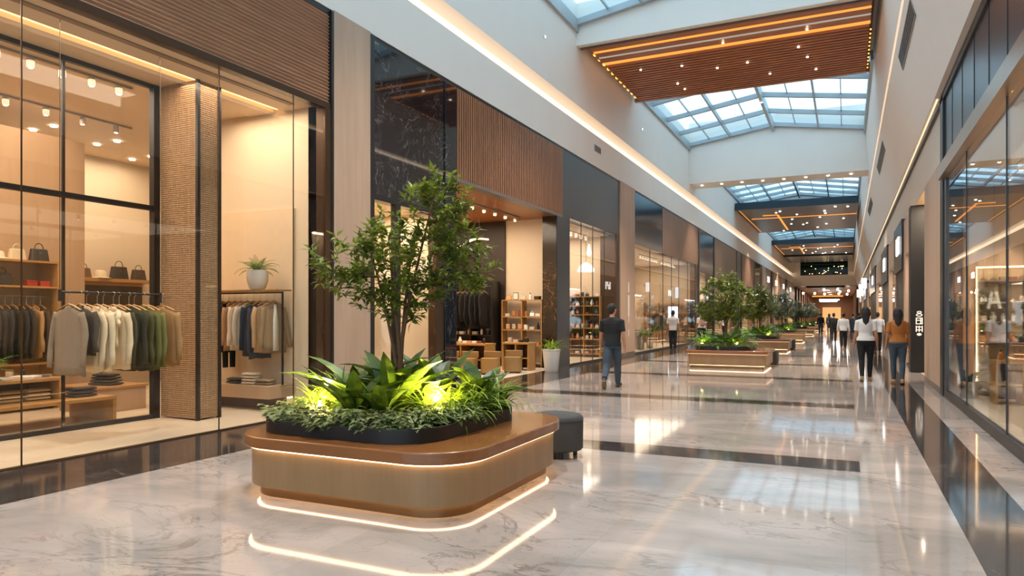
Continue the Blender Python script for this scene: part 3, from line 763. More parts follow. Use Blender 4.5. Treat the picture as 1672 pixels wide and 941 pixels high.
def grass_mesh(seed, n=46, L=.45, W=.012, nm='blade_mesh'):
    g = random.Random(seed); m = MB()
    for i in range(n):
        az = g.uniform(0, 2*pi); el = g.uniform(.75, 1.5); l = L*g.uniform(.6, 1.15)
        strap(m, (g.uniform(-.03, .03), g.uniform(-.03, .03), 0), az, el, l, W*g.uniform(.8, 1.3), g.uniform(1.3, 2.6), 7)
    return m
def broad_mesh(seed, n=15, L=.5, W=.10):
    g = random.Random(seed); m = MB()
    for i in range(n):
        az = 2*pi*i*.382 + g.uniform(-.2, .2); el = g.uniform(.5, 1.35); l = L*g.uniform(.65, 1.1)
        strap(m, (.02*cos(az), .02*sin(az), 0), az, el, l, W*g.uniform(.8, 1.2), g.uniform(.5, 1.5), 6, .35, .02)
    return m
def fern_mesh(seed, n=16, L=.4, lw=.085, el0=(.5, 1.35)):
    g = random.Random(seed); m = MB()
    for i in range(n):
        az = 2*pi*i*.382 + g.uniform(-.2, .2); e = g.uniform(*el0); l = L*g.uniform(.7, 1.1); bend = g.uniform(.8, 1.9)
        p = Vector((0, 0, 0)); h = Vector((cos(az), sin(az), 0)); s = Vector((-sin(az), cos(az), 0)); k = 11; pts = []
        for j in range(k + 1):
            pts.append((p.copy(), e)); p = p + (h*cos(e) + Vector((0, 0, sin(e))))*(l/k); e -= bend/k
        strap(m, (0, 0, 0), az, pts[0][1], l, .006, bend, 8, 0, .4)
        for j in range(1, k + 1):
            q, ee = pts[j]; t = j/k; ww = lw*(1 - t**2*.8)*(.5 + t if t < .5 else 1)
            up = -h*sin(ee) + Vector((0, 0, cos(ee))); fw = h*cos(ee) + Vector((0, 0, sin(ee)))
            for sg in (-1, 1): quad_leaf(m, q, s*sg + fw*.45, up, ww, .021, .1, .25)
    return m
def cover_mesh(seed, x0, x1, y0, y1, z, n, size=.05, edge=True):
    g = random.Random(seed); m = MB(); cxm, cym = (x0 + x1)/2, (y0 + y1)/2
    for i in range(n):
        # plants in a band near the rim
        a = g.uniform(0, 2*pi); rad = g.uniform(.72, 1.02)
        ex, ey = (x1 - x0)/2, (y1 - y0)/2
        c, s_ = cos(a), sin(a); q = 1/max((abs(c)**4 + abs(s_)**4)**.25, .1)
        bx, by = cxm + ex*c*q*rad, cym + ey*s_*q*rad
        hgt = g.uniform(.07, .17)
        for k in range(g.randint(3, 5)):          # sprigs
            az = g.uniform(0, 2*pi); tip = Vector((bx + cos(az)*.09, by + sin(az)*.09, z + hgt*g.uniform(.6, 1.1)))
            b0 = Vector((bx, by, z))
            m.tube([b0, b0.lerp(tip, .5) + Vector((0, 0, .02)), tip], .0022, 3)
            for j in range(6):
                p = b0.lerp(tip, .3 + .14*j); 
                d = Vector((cos(az + (1 if j % 2 else -1)*1.0), sin(az + (1 if j % 2 else -1)*1.0), g.uniform(-.15, .45)))
                quad_leaf(m, p, d, Vector((0, 0, 1)), size*g.uniform(.7, 1.3), size*.55, .2, .3)
    return m

def tree_meshes(seed, blobs, ntw, nlf, L, W, stems, zsplit, spread=.5, rmax=.034):
    """blobs: (centre, radii, weight) relative to the base. returns (wood MB, leaf MB)"""
    g = random.Random(seed); wd = MB(); lf = MB()
    segs = []
    for (sx, sy, top) in stems:
        n = 7; pts = []
        for i in range(n + 1):
            t = i/n
            lean = max(0, t - zsplit)/(1 - zsplit)
            pts.append(Vector((sx*(lean**1.15) + .012*sin(5*t + sx*9), sy*(lean**1.15) + .012*cos(4*t + sy*7), top*t)))
        wd.tube(pts, [rmax*(1 - .78*i/n)*(1.15 if i == 0 else 1) for i in range(n + 1)], 7)
        segs += pts[2:]
    tot = sum(b[2] for b in blobs)
    for i in range(ntw):
        r_ = g.uniform(0, tot); acc = 0
        for b in blobs:
            acc += b[2]
            if r_ <= acc: break
        while True:
            u = Vector((g.uniform(-1, 1), g.uniform(-1, 1), g.uniform(-1, 1)))
            if .2 < u.length < 1: break
        tip = Vector(b[0]) + Vector((u.x*b[1][0], u.y*b[1][1], u.z*b[1][2]))
        best = min(segs, key=lambda q: (q - tip).length + max(0, q.z - tip.z + .05)*2.5 + g.uniform(0, .15))
        mid = best.lerp(tip, .5) + Vector((0, 0, -.04 - .05*(tip - best).length)) + Vector((g.uniform(-.05, .05), g.uniform(-.05, .05), 0))
        P = [best*(1 - t)**2 + mid*2*t*(1 - t) + tip*t*t for t in [k/6 for k in range(7)]]
        ln = (tip - best).length
        wd.tube(P, [max(.0022, .010*min(1, ln/.5)*(1 - .8*k/6)) for k in range(7)], 4)
        segs.append(P[4])
        for k in range(nlf):
            t = g.uniform(.4, 1.0) if k > 2 else .97
            x = t*6; ii = min(int(x), 5); p = P[ii].lerp(P[ii + 1], x - ii)
            axis = (P[ii + 1] - P[ii]).normalized()
            d = axis*g.uniform(.2, .8) + Vector((g.uniform(-1, 1), g.uniform(-1, 1), g.uniform(-.55, .5)))
            # short stalk spread
            p = p + d.normalized()*g.uniform(0, .05)*spread
            quad_leaf(lf, p, d, Vector((g.uniform(-.3, .3), g.uniform(-.3, .3), 1)), L*g.uniform(.6, 1.2), W*g.uniform(.8, 1.2), .25, .25)
    return wd, lf

def spot_fixture(loc, label, e=22, group=None, lamp=True):
    R = empty('garden_spotlight', loc, 0, label, 'spotlight', group)
    MB().cyl(0, 0, -.06, .03, .012, 8).build('stake', MT['black'], R)
    MB().cyl(0, 0, .03, .075, .028, 12, .034).build('housing', MT['black'], R, True)
    MB().cyl(0, 0, .075, .082, .03, 12).build('lens', MT['lampy'], R, True)
    if e > 50: light('spot_lamp', 'POINT', (0, 0, .2), e, (1, .80, .18), R, shadow_soft_size=.05)
    else: light('spot_lamp', 'SPOT', (0, 0, .10), e, (1, .83, .22), R, (pi - .55, 0, 0), spot_size=2.5, spot_blend=.3, shadow_soft_size=.03)
    return R

Rv = Vector((cos(YAW), sin(YAW), 0)); Fv = Vector((-sin(YAW), cos(YAW), 0))
B1 = (-3.6, 5.44, 0)
make_bench('planter_bench', B1, 'nearest rounded wood-topped planter bench with glowing strips, in the foreground', None)
TB = Vector((-3.72, 5.42, .575))
blobs = []
for (px, py, rx, rz, wgt, dd) in ((628, 438, 78, 78, 1.5, 0), (722, 335, 52, 58, .95, .0), (765, 425, 62, 52, .8, .1), (572, 430, 38, 50, .45, -.1), (690, 475, 62, 48, .75, .1), (640, 380, 50, 40, .5, .1), (735, 395, 45, 60, .5, 0)):
    s = 6.5/1150; c = Rv*((px - 659)*s) + Fv*dd; blobs.append(((c.x, c.y, 1.5 + (515 - py)*s - .575), (rx*s, .42, rz*s), wgt))
wd, lf = tree_meshes(11, blobs, 230, 19, .10, .038, ((-.28, -.05, 1.5), (.12, .1, 1.75), (.34, .1, 2.15), (-.02, -.1, 1.5)), .22, .5, .025)
T1 = empty('tree', TB, 0, 'slender multi-stemmed tree rising from the nearest planter bench', 'tree')
wd.build('trunk', MT['bark'], T1, 'all'); lf.build('foliage', MT['leaf'], T1)
# undergrowth on the nearest planter
zt = .578
def plant(kind, mesh, x, y, z, rz, s, label, cat='plant', group=None, part='foliage', m='broad'):
    o = bpy.data.objects.new(kind, mesh); COL.objects.link(o); o.location = (x, y, z); o.rotation_euler = (0, 0, rz); o.scale = (s, s, s)
    lab(o, label, cat, group); return o
BR = [broad_mesh(k, 15, .52, .11).mesh('broad_leaves', MT['broad'], True) for k in range(3)]
GR = [grass_mesh(k, 60, .50, .016).mesh('grass_blades', MT['blade'], True) for k in range(3)]
FN = [fern_mesh(k, 16, .42).mesh('fern_fronds', MT['fern'], True) for k in range(2)]
for k, (x, y, s, l) in enumerate(((-4.02, 5.30, 1.15, 'left of the tree trunk'), (-3.92, 5.02, .95, 'in front of the trunk to the left'), (-3.62, 5.02, .85, 'directly in front of the trunk'), (-3.52, 5.5, .95, 'right of the trunk'),
     (-3.55, 5.72, 1.15, 'just behind the trunk'), (-4.0, 5.75, 1.15, 'behind the trunk to the left'), (-3.2, 5.98, 1.0, 'at the back right of the tray'), (-3.75, 5.35, 1.2, 'tight around the trunk'), (-4.3, 5.55, .9, 'at the back left of the tray'))):
    plant('broadleaf_plant', BR[k % 3], x, y, zt, k*1.3, s*1.35, f'dark green broad-leaved plant {l} in the nearest planter', 'plant')
for k, (x, y, s, l) in enumerate(((-3.20, 5.47, 1.0, 'around the right spotlight, brightest one'), (-3.08, 5.78, .95, 'behind the right spotlight at the tray rim'), (-3.12, 5.30, .85, 'spilling over the right rim of the tray'), (-3.34, 5.30, .9, 'left of the right spotlight'), (-3.02, 5.56, .9, 'right of the right spotlight'), (-3.16, 5.05, .6, 'at the front right of the tray'), (-4.5, 5.32, .8, 'left of the left spotlight'), (-4.42, 5.12, .85, 'around the left spotlight'), (-4.34, 5.36, .95, 'behind the left spotlight'), (-3.0, 6.05, .85, 'at the far right corner of the tray'))):
    plant('grass_plant', GR[k % 3], x, y, zt, k*.9, s*1.2, f'yellow-green arching grass {l} in the nearest planter', 'plant')
for k, (x, y, s, l) in enumerate(((-3.06, 5.52, .8, 'at the right rim of the nearest planter'), (-4.5, 4.98, .6, 'at the left rim of the nearest planter'))):
    plant('fern', FN[k], x, y, zt, k*2, s, f'small fern {l}', 'fern')
cvr = cover_mesh(3, -4.64, -2.93, 4.50, 6.32, zt, 250, .082)
o = cvr.build('ground_cover', MT['cover']); lab(o, 'grey-green leafy ground cover along the rim of the nearest planter', 'ground cover', None, 'stuff')
o = cover_mesh(8, -4.5, -3.05, 4.58, 6.2, zt - .01, 70, .045).build('ground_cover', MT['cover2']); lab(o, 'purple-brown ground cover patches in the nearest planter', 'ground cover', None, 'stuff')
spot_fixture((-3.26, 5.34, .60), 'small yellow spotlight glowing in the right side of the nearest planter', 85)
spot_fixture((-4.33, 5.04, .60), 'small yellow spotlight hidden in the left side of the nearest planter', 52)

# ottoman
R = empty('ottoman', (-2.80, 7.02, 0), 0, 'round dark grey ottoman stool behind the nearest planter bench', 'ottoman')
MB().lathe([(.0, .075), (.262, .075), (.278, .09), (.281, .40), (.272, .428), (.25, .443), (0, .45)], (0, 0, 0), 40).build('cushion', MT['fabric_grey'], R, True)
MB().lathe([(.2835, .395), (.286, .398), (.2835, .402)], (0, 0, 0), 40).build('piping', MT['fabric_grey'], R, True)
for a in (.6, 2.17, 3.74, 5.3): MB().cyl(.2*cos(a), .2*sin(a), 0, .075, .024, 10).build('foot', MT['black'], R, True)

# further planter benches
proto = None
tree_src = {}
def far_tree(seed, grey):
    bl = [((0, 0, 1.4), (.80, .80, .68), 1.4), ((.35, .1, 1.1), (.48, .5, .4), .5), ((-.4, 0, 1.1), (.48, .5, .4), .5), ((0, 0, 1.95), (.45, .45, .38), .5)]
    wd, lf = tree_meshes(seed, bl, 330, 21, .105, .048, ((-.2, 0, 1.4), (.2, .1, 1.5), (.02, -.15, 1.9)), .3)
    return wd.mesh('trunk_mesh', MT['bark'], 'all'), lf.mesh('leaf_mesh', MT['leafgrey' if grey else 'leaf2'])
TS = [far_tree(31, False), far_tree(32, True)]
CV = cover_mesh(21, -.95, .65, -.9, .88, 0, 150, .07).mesh('cover_leaves', MT['cover'])
places = ['second planter bench from the camera', 'third planter bench from the camera', 'fourth planter bench from the camera', 'fifth planter bench from the camera', 'sixth planter bench from the camera', 'seventh planter bench from the camera']
for k, (x, y) in enumerate(((-3.06, 21.5), (-3.22, 32.0), (-3.25, 44.0), (-3.28, 58.0), (-3.3, 71.5), (-3.3, 86.0))):
    lb = f'{ORD[k+1]} wood-topped planter bench down the hall, counted from the camera'
    if proto is None: proto = b = make_bench('planter_bench', (x, y, 0), lb, None, 2.25, 2.25, .18, (-.92, .62, -.95, .9), 'led_dim')
    else: b = dup(proto, (x, y, 0), 0, lb)
    where = places[k]
    T = empty('tree', (x - .15, y, .575), k*1.1, f'{"silver-grey" if k >= 2 else "round-crowned green"} tree growing in the {where}', 'tree')
    tm = TS[1 if k >= 2 else 0]
    for nm, me in (('trunk', tm[0]), ('foliage', tm[1])):
        o = bpy.data.objects.new(nm, me); COL.objects.link(o); o.parent = T
    if k in (3, 4): T.scale = (.95, .95, .9)
    g = random.Random(k)
    for j, (dx, dy, s, l) in enumerate(((-.6, -.4, .95, 'left front'), (.25, -.45, 1.05, 'right front'), (-.25, .35, 1.3, 'back'), (.3, .25, 1.3, 'right back'), (-.15, -.55, 1.0, 'front middle'))):
        if k > 3 and j > 1: continue
        plant('fern', FN[j % 2], x - .15 + dx, y + dy, zt, g.uniform(0, 6), s*1.6, f'green fern at the {l} of the {where}', 'fern')
    for j, (dx, dy, s, l) in enumerate(((.45, -.3, .85, 'right'), (-.68, .1, .8, 'left'))):
        plant('grass_plant', GR[j], x - .15 + dx, y + dy, zt, g.uniform(0, 6), s*1.5, f'yellow-lit arching grass at the {l} of the {where}', 'plant')
    if k < 4: plant('broadleaf_plant', BR[k % 3], x - .05, y - .3, zt, k, 1.45, f'broad-leaved plant below the tree in the {where}', 'plant')
    o = bpy.data.objects.new('ground_cover', CV); COL.objects.link(o); o.location = (x, y, zt - .01); lab(o, f'low leafy ground cover in the {where}', 'ground cover', None, 'stuff')
    spot_fixture((x + .25, y - .75, .61), f'yellow spotlight at the right front of the {where}', 22)
    if k < 2: spot_fixture((x - .72, y - .7, .61), f'yellow spotlight at the left front of the {where}', 16)
# dark block stools beside the far benches
for k, (x, y) in enumerate(((-2.15, 22.98), (-2.3, 33.5))):
    R = empty('stool', (x, y, 0), 0, f'dark square block stool beside the {places[k]}', 'stool')
    MB().prism(rr(-.26, .26, -.3, .3, .05, 4), .03, .43).build('cushion', MT['fabric_grey'], R, True, .01)
    MB().prism(rr(-.22, .22, -.26, .26, .03, 4), 0, .03).build('base', MT['black'], R)

# ------------------------------------------------------------------ people
def solidify(mbs, vox, smooth=3):
    """one closed surface grown from overlapping volumes"""
    me = mbs.mesh('tmp', MT['skin']); o = bpy.data.objects.new('tmp', me); COL.objects.link(o)
    r = o.modifiers.new('r', 'REMESH'); r.mode = 'VOXEL'; r.voxel_size = vox
    if smooth: s = o.modifiers.new('s', 'SMOOTH'); s.factor = .5; s.iterations = smooth
    dg = bpy.context.evaluated_depsgraph_get(); dg.update()
    out = bpy.data.meshes.new_from_object(o.evaluated_get(dg))
    bpy.data.objects.remove(o); bpy.data.meshes.remove(me)
    out.materials.clear()
    out.polygons.foreach_set('use_smooth', [True]*len(out.polygons)); return out
def kid(name, me, mat, root):
    me.materials.append(mat); o = bpy.data.objects.new(name, me); COL.objects.link(o); o.parent = root; return o
def person(loc, rz, H, label, top, pants, shoes, fem=False, hair='short', stride=.0, swing=.3, vox=.009, turn=0., skin='skin', pack=None, sleeve='short', lead=1):
    R = empty('person', loc, rz, label, 'person'); s = H / 1.72
    V = Vector; B = MB()
    shw = .165 if fem else .19; hipw = .188 if fem else .16
    # joints
    J = {}
    hipz = .90
    legs = []
    for sd in (-1, 1):
        ph = sd*lead*stride                       # + forward
        hip = V((sd*.088, 0, hipz))
        thigh = ph*.95; L1, L2 = .425, .405
        kn = hip + V((0, sin(thigh)*L1, -cos(thigh)*L1))
        flex = .12 + (.75*stride*2 if ph < 0 else .05) if stride else .04
        shin = thigh - flex if ph < 0 else thigh - flex*.4
        an = kn + V((0, sin(shin)*L2, -cos(shin)*L2)); an.x = sd*.078
        legs.append([hip, kn, an, shin])
    low = min(l[2].z - (.055 if l[3] > -.45 else .10) for l in legs)   # put the standing foot on the ground
    dz = .02 - low
    feet = []
    for l in legs:
        for q in l[:3]: q.z += dz
    hz = dz
    def tz(z): return z + hz
    # torso + neck + head (body)
    B.rings([(0, 0, tz(.84), hipw*.9, .10), (0, -.012, tz(.92), hipw, .125 if fem else .115), (0, 0, tz(1.02), hipw*.86, .10), (0, .005, tz(1.10), .128 if fem else .145, .093), (0, .01, tz(1.22), .145 if fem else .165, .11), (0, .0, tz(1.32), shw*.93, .105), (0, -.01, tz(1.39), shw*.74, .078), (0, -.012, tz(1.44), .08, .06)], 24)
    B.tube([(0, -.012, tz(1.40)), (0, 0, tz(1.48)), (0, .012, tz(1.54))], [.062, .05, .054], 14)
    hm = MB()
    hm.ell((0, 0, 0), (.074, .094, .115), 18, 12); hm.ell((0, .03, -.045), (.056, .062, .075), 14, 9)
    hm.ell((0, .098, -.018), (.013, .02, .024), 8, 6)
    hm.ell((-.076, -.002, -.015), (.011, .02, .032), 8, 6); hm.ell((.076, -.002, -.015), (.011, .02, .032), 8, 6)
    hm.ell((0, .083, -.066), (.024, .016, .012), 8, 6)
    hc = V((0, .012, tz(1.605))); HM = Matrix.Translation(hc) @ Matrix.Rotation(turn, 4, 'Z')
    hm.xf(HM); B.add(hm.v, hm.f)
    # arms
    arms = []
    for sd in (-1, 1):
        sw = -sd*lead*swing
        sh = V((sd*(shw - .012), -.01, tz(1.362)))
        a1 = sw*.8; el = sh + V((sd*.055, sin(a1)*.29, -cos(a1)*.285)); a2 = sw*.8 + .28
        wr = el + V((sd*.028, sin(a2)*.25, -cos(a2)*.245))
        arms.append((sh, el, wr, a2, sd))
        B.tube([sh + V((-sd*.03, 0, .0)), sh.lerp(el, .25), sh.lerp(el, .7), el, el.lerp(wr, .3), el.lerp(wr, .75), wr], [.05, .047, .04, .037, .039, .030, .025], 12)
        fd = (wr - el).normalized(); side = V((0, 1, 0)); side = (side - fd*side.dot(fd)).normalized(); inn = V((-sd, 0, 0))
        pm = wr + fd*.085
        B.tube([wr - fd*.01, wr + fd*.03, wr + fd*.075, wr + fd*.092], [(.024, .017), (.036, .016), (.040, .015), (.036, .012)], 10, side)
        for f_, (off, fl) in enumerate(((.031, .068), (.0105, .078), (-.0105, .072), (-.031, .055))):
            b0 = wr + fd*.08 + side*off; c1 = b0 + fd*fl*.45 + inn*.006; c2 = c1 + (fd*.85 + inn*.5).normalized()*fl*.32; c3 = c2 + (fd*.55 + inn*.8).normalized()*fl*.3
            B.tube([b0 - fd*.02, b0, c1, c2, c3], [.0095, .0095, .009, .0085, .007], 7)
        t0 = wr + fd*.025 + side*.03; t1 = t0 + (fd*.7 + side*.6 + inn*.3).normalized()*.04; t2 = t1 + (fd*.9 + side*.2 + inn*.35).normalized()*.033
        B.tube([wr + fd*.02, t0, t1, t2], [.013, .0125, .011, .0085], 7)
    # legs + feet
    for (hip, kn, an, shin), sd in zip(legs, (-1, 1)):
        B.tube([hip + V((0, 0, .04)), hip.lerp(kn, .4), kn, kn.lerp(an, .3), kn.lerp(an, .8), an], [.085, .072, .052, .053, .036, .034], 14)
        fdir = V((sd*.12, cos(max(shin, -.9)*.9), sin(min(shin, .0)*1.0)*.9)).normalized()
        if shin > -.2: fdir = V((sd*.12, 1, .0 if shin < .1 else .18)).normalized()
        heel = an + V((0, 0, -.045)) - fdir*.05
        feet.append((heel, fdir, an))
        B.tube([heel, heel + fdir*.08, heel + fdir*.19, heel + fdir*.235], [(.03, .03), (.034, .03), (.038, .02), (.025, .012)], 10, (1, 0, 0))
    fc = Matrix.Scale(s, 4)
    B.xf(fc); kid('body', solidify(B, vox), MT[skin], R)
    # face
    E = MB()
    for sx in (-1, 1): E.ell((sx*.030, .083, .008), (.012, .008, .007), 8, 6)
    E.xf(HM).xf(fc); E.build('eyes', paint('#2a1c16', .2), R, True)
    E = MB(); E.ell((0, .096, -.066), (.021, .006, .006), 8, 6); E.xf(HM).xf(fc); E.build('lips', paint('#8c4a42'), R, True)
    # trousers
    P = MB(); e = .012
    P.rings([(0, 0, tz(.82), hipw*.93 + e, .105 + e), (0, -.014, tz(.91), hipw + e, (.13 if fem else .118) + e), (0, 0, tz(1.0), hipw*.88 + e, .105 + e), (0, .003, tz(1.05), (.14 if fem else .15) + e, .098 + e)], 24)
    for (hip, kn, an, shin), sd in zip(legs, (-1, 1)):
        w2 = 0 if fem else .012
        P.tube([hip + V((0, -.005, .05)), hip.lerp(kn, .3), hip.lerp(kn, .65), kn, kn.lerp(an, .35), kn.lerp(an, .8), an + V((0, 0, .02))], [.108 if fem else .098, .098 if fem else .09, .078 + w2, .062 + w2, .062 + w2, .048 + w2, .045 + w2], 16)
    P.xf(fc); kid('trousers', solidify(P, vox*1.1), pants, R)
    # top
    S = MB(); e = .016
    S.rings([(0, -.008, tz(.93 if fem else .87), hipw*(.98 if fem else 1.04) + e, .128 + e), (0, -.004, tz(.985), hipw*.95 + e, .118 + e), (0, 0, tz(1.04), (.145 if fem else .155) + e, .105 + e), (0, .006, tz(1.11), (.138 if fem else .155) + e, .10 + e), (0, .01, tz(1.22), (.155 if fem else .172) + e, .115 + e), (0, 0, tz(1.32), shw*.95 + e, .108 + e), (0, -.01, tz(1.385), shw*.80 + e, .082 + e), (0, -.012, tz(1.43), .085 + e, .062 + e), (0, -.01, tz(1.452), .06, .056)], 26)
    for sh, el, wr, a2, sd in arms:
        if sleeve == 'short': S.tube([sh + V((-sd*.045, 0, .008)), sh + V((sd*.012, 0, -.005)), sh.lerp(el, .35), sh.lerp(el, .72)], [.058, .066, .063, .060], 14)
        else: S.tube([sh + V((-sd*.045, 0, .008)), sh + V((sd*.012, 0, -.005)), sh.lerp(el, .5), el, el.lerp(wr, .5), wr], [.058, .064, .056, .05, .046, .036], 14)
    S.xf(fc); kid('shirt', solidify(S, vox*1.1), top, R)
    # hair
    Hm = MB(); Hm.ell((0, -.014, .022), (.084, .100, .105), 18, 12)
    if hair == 'long':
        Hm.tube([(0, -.05, .06), (0, -.085, -.04), (0, -.095, -.13), (0, -.115, -.24), (0, -.12, -.34)], [(.078, .06), (.088, .055), (.085, .042), (.062, .03), (.022, .012)], 14, (1, 0, 0))
        for sx in (-1, 1): Hm.tube([(sx*.06, .0, .05), (sx*.075, -.03, -.05), (sx*.06, -.06, -.14)], [.03, .032, .022], 10)
    else: Hm.ell((0, -.045, -.035), (.070, .056, .065), 14, 9)
    Hm.xf(HM).xf(fc); kid('hair', solidify(Hm, vox*1.1, 2), MT['hair'], R)
    for heel, fdir, an in feet:
        F = MB(); F.tube([heel - fdir*.018 + V((0, 0, .0)), heel + fdir*.02, heel + fdir*.09, heel + fdir*.18, heel + fdir*.25], [(.034, .034), (.041, .043), (.043, .040), (.047, .029), (.03, .018)], 12, (1, 0, 0))
        F.tube([heel + V((0, 0, .02)) + fdir*.03, an + V((0, 0, .012))], [.042, .04], 12); F.xf(fc)
        sh_ = kid('shoe', solidify(F, vox, 2), shoes, R)
        up = V((1, 0, 0)).cross(fdir).normalized()
        G = MB(); G.tube([heel - fdir*.02 - up*.032, heel + fdir*.09 - up*.032, heel + fdir*.18 - up*.025, heel + fdir*.255 - up*.016], [(.034, .010), (.043, .010), (.047, .010), (.03, .008)], 12, (1, 0, 0)); G.xf(fc)
        g_ = G.build('sole', MT['sole'], sh_, True)
    if pack:
        K = MB(); K.ell((0, -.165, tz(1.22)), (.15, .085, .22), 16, 10); K.xf(fc); K.build('backpack', pack, R, True)
    return R
person((-4.36, 14.0, 0), .12, 1.76, 'man in black t-shirt and blue jeans walking away past the second shop', cloth('#19191b'), MT['denim'], MT['shoe_dk'], False, 'short', .30, .18, .008, -.5)
person((.40, 17.95, 0), -.02, 1.70, 'dark-haired woman in white t-shirt and black trousers walking away', cloth('#d8d2cc'), cloth('#141416'), MT['shoe_tan'], True, 'long', .10, .12, .008)
person((1.02, 17.6, 0), .02, 1.66, 'dark-haired woman in rust-orange top and blue jeans walking beside the right shops', cloth('#a5642a'), MT['denim'], MT['shoe_tan'], True, 'long', .08, .10, .008, 0, 'skin2', None, 'short', -1)
person((-6.62, 29.8, 0), .2, 1.70, 'man in white t-shirt and dark trousers standing before the glazed shop on the left', cloth('#e2dcd6'), cloth('#202226'), MT['shoe_dk'], False, 'short', .0, .05, .011)
person((-6.05, 33.2, 0), .4, 1.68, 'person in white top with a pink scarf half hidden by the second planter tree', cloth('#e4dcd8'), cloth('#1d1d20'), MT['shoe_dk'], True, 'short', .0, .05, .011, 0, 'skin', paint('#c99a8a', .8))
person((-.12, 34.7, 0), 0, 1.60, 'man in white long-sleeved shirt and dark trousers walking mid-hall', cloth('#ddd9d6'), cloth('#191b1e'), MT['shoe_dk'], False, 'short', .12, .1, .012, 0, 'skin', None, 'long')
person((-.62, 42.0, 0), 0, 1.62, 'person all in black with backpack walking left of the white-shirted man', cloth('#141416'), cloth('#151518'), MT['shoe_dk'], False, 'short', .16, .15, .012, 0, 'skin', paint('#101012', .8), 'long')
person((.34, 44.0, 0), 0, 1.62, 'person in dark blue jacket with backpack right of the white-shirted man', cloth('#2a303c'), cloth('#1b1c22'), MT['shoe_dk'], False, 'short', .18, .15, .012, 0, 'skin', paint('#232a36', .8), 'long')
person((-1.75, 58.0, 0), 0, 1.64, 'distant person in black walking near the far planters', cloth('#17171a'), cloth('#222833'), MT['shoe_dk'], False, 'short', .18, .15, .014, 0, 'skin', None, 'long')
person((-1.25, 62.0, 0), 0, 1.64, 'distant person in slate grey walking right of another far walker', cloth('#3c4450'), cloth('#2a2e36'), MT['shoe_dk'], True, 'long', .18, .15, .014, 0, 'skin', None, 'long')
person((1.12, 31.5, 0), 0, 1.62, 'person in pale shirt and black trousers seen between the two women', cloth('#cfd2d8'), cloth('#17171a'), MT['shoe_dk'], False, 'short', .1, .1, .012, 0, 'skin', None, 'short')
person((.72, 52.0, 0), 0, 1.66, 'far dark-clothed person glimpsed left of the white-shirted woman', cloth('#26262c'), cloth('#1d1d22'), MT['shoe_dk'], False, 'short', .15, .12, .014, 0, 'skin', None, 'long')
person((-6.3, 41.5, 0), 1.2, 1.66, 'person in white top by the dark shop behind the second planter tree', cloth('#dcd6d2'), cloth('#1b1b1e'), MT['shoe_dk'], True, 'long', .05, .1, .013)
person((-6.4, 47.5, 0), 2.0, 1.66, 'dark-clothed person at the far left shops behind the planter trees', cloth('#1c1c20'), cloth('#25252a'), MT['shoe_dk'], False, 'short', .05, .1, .013)
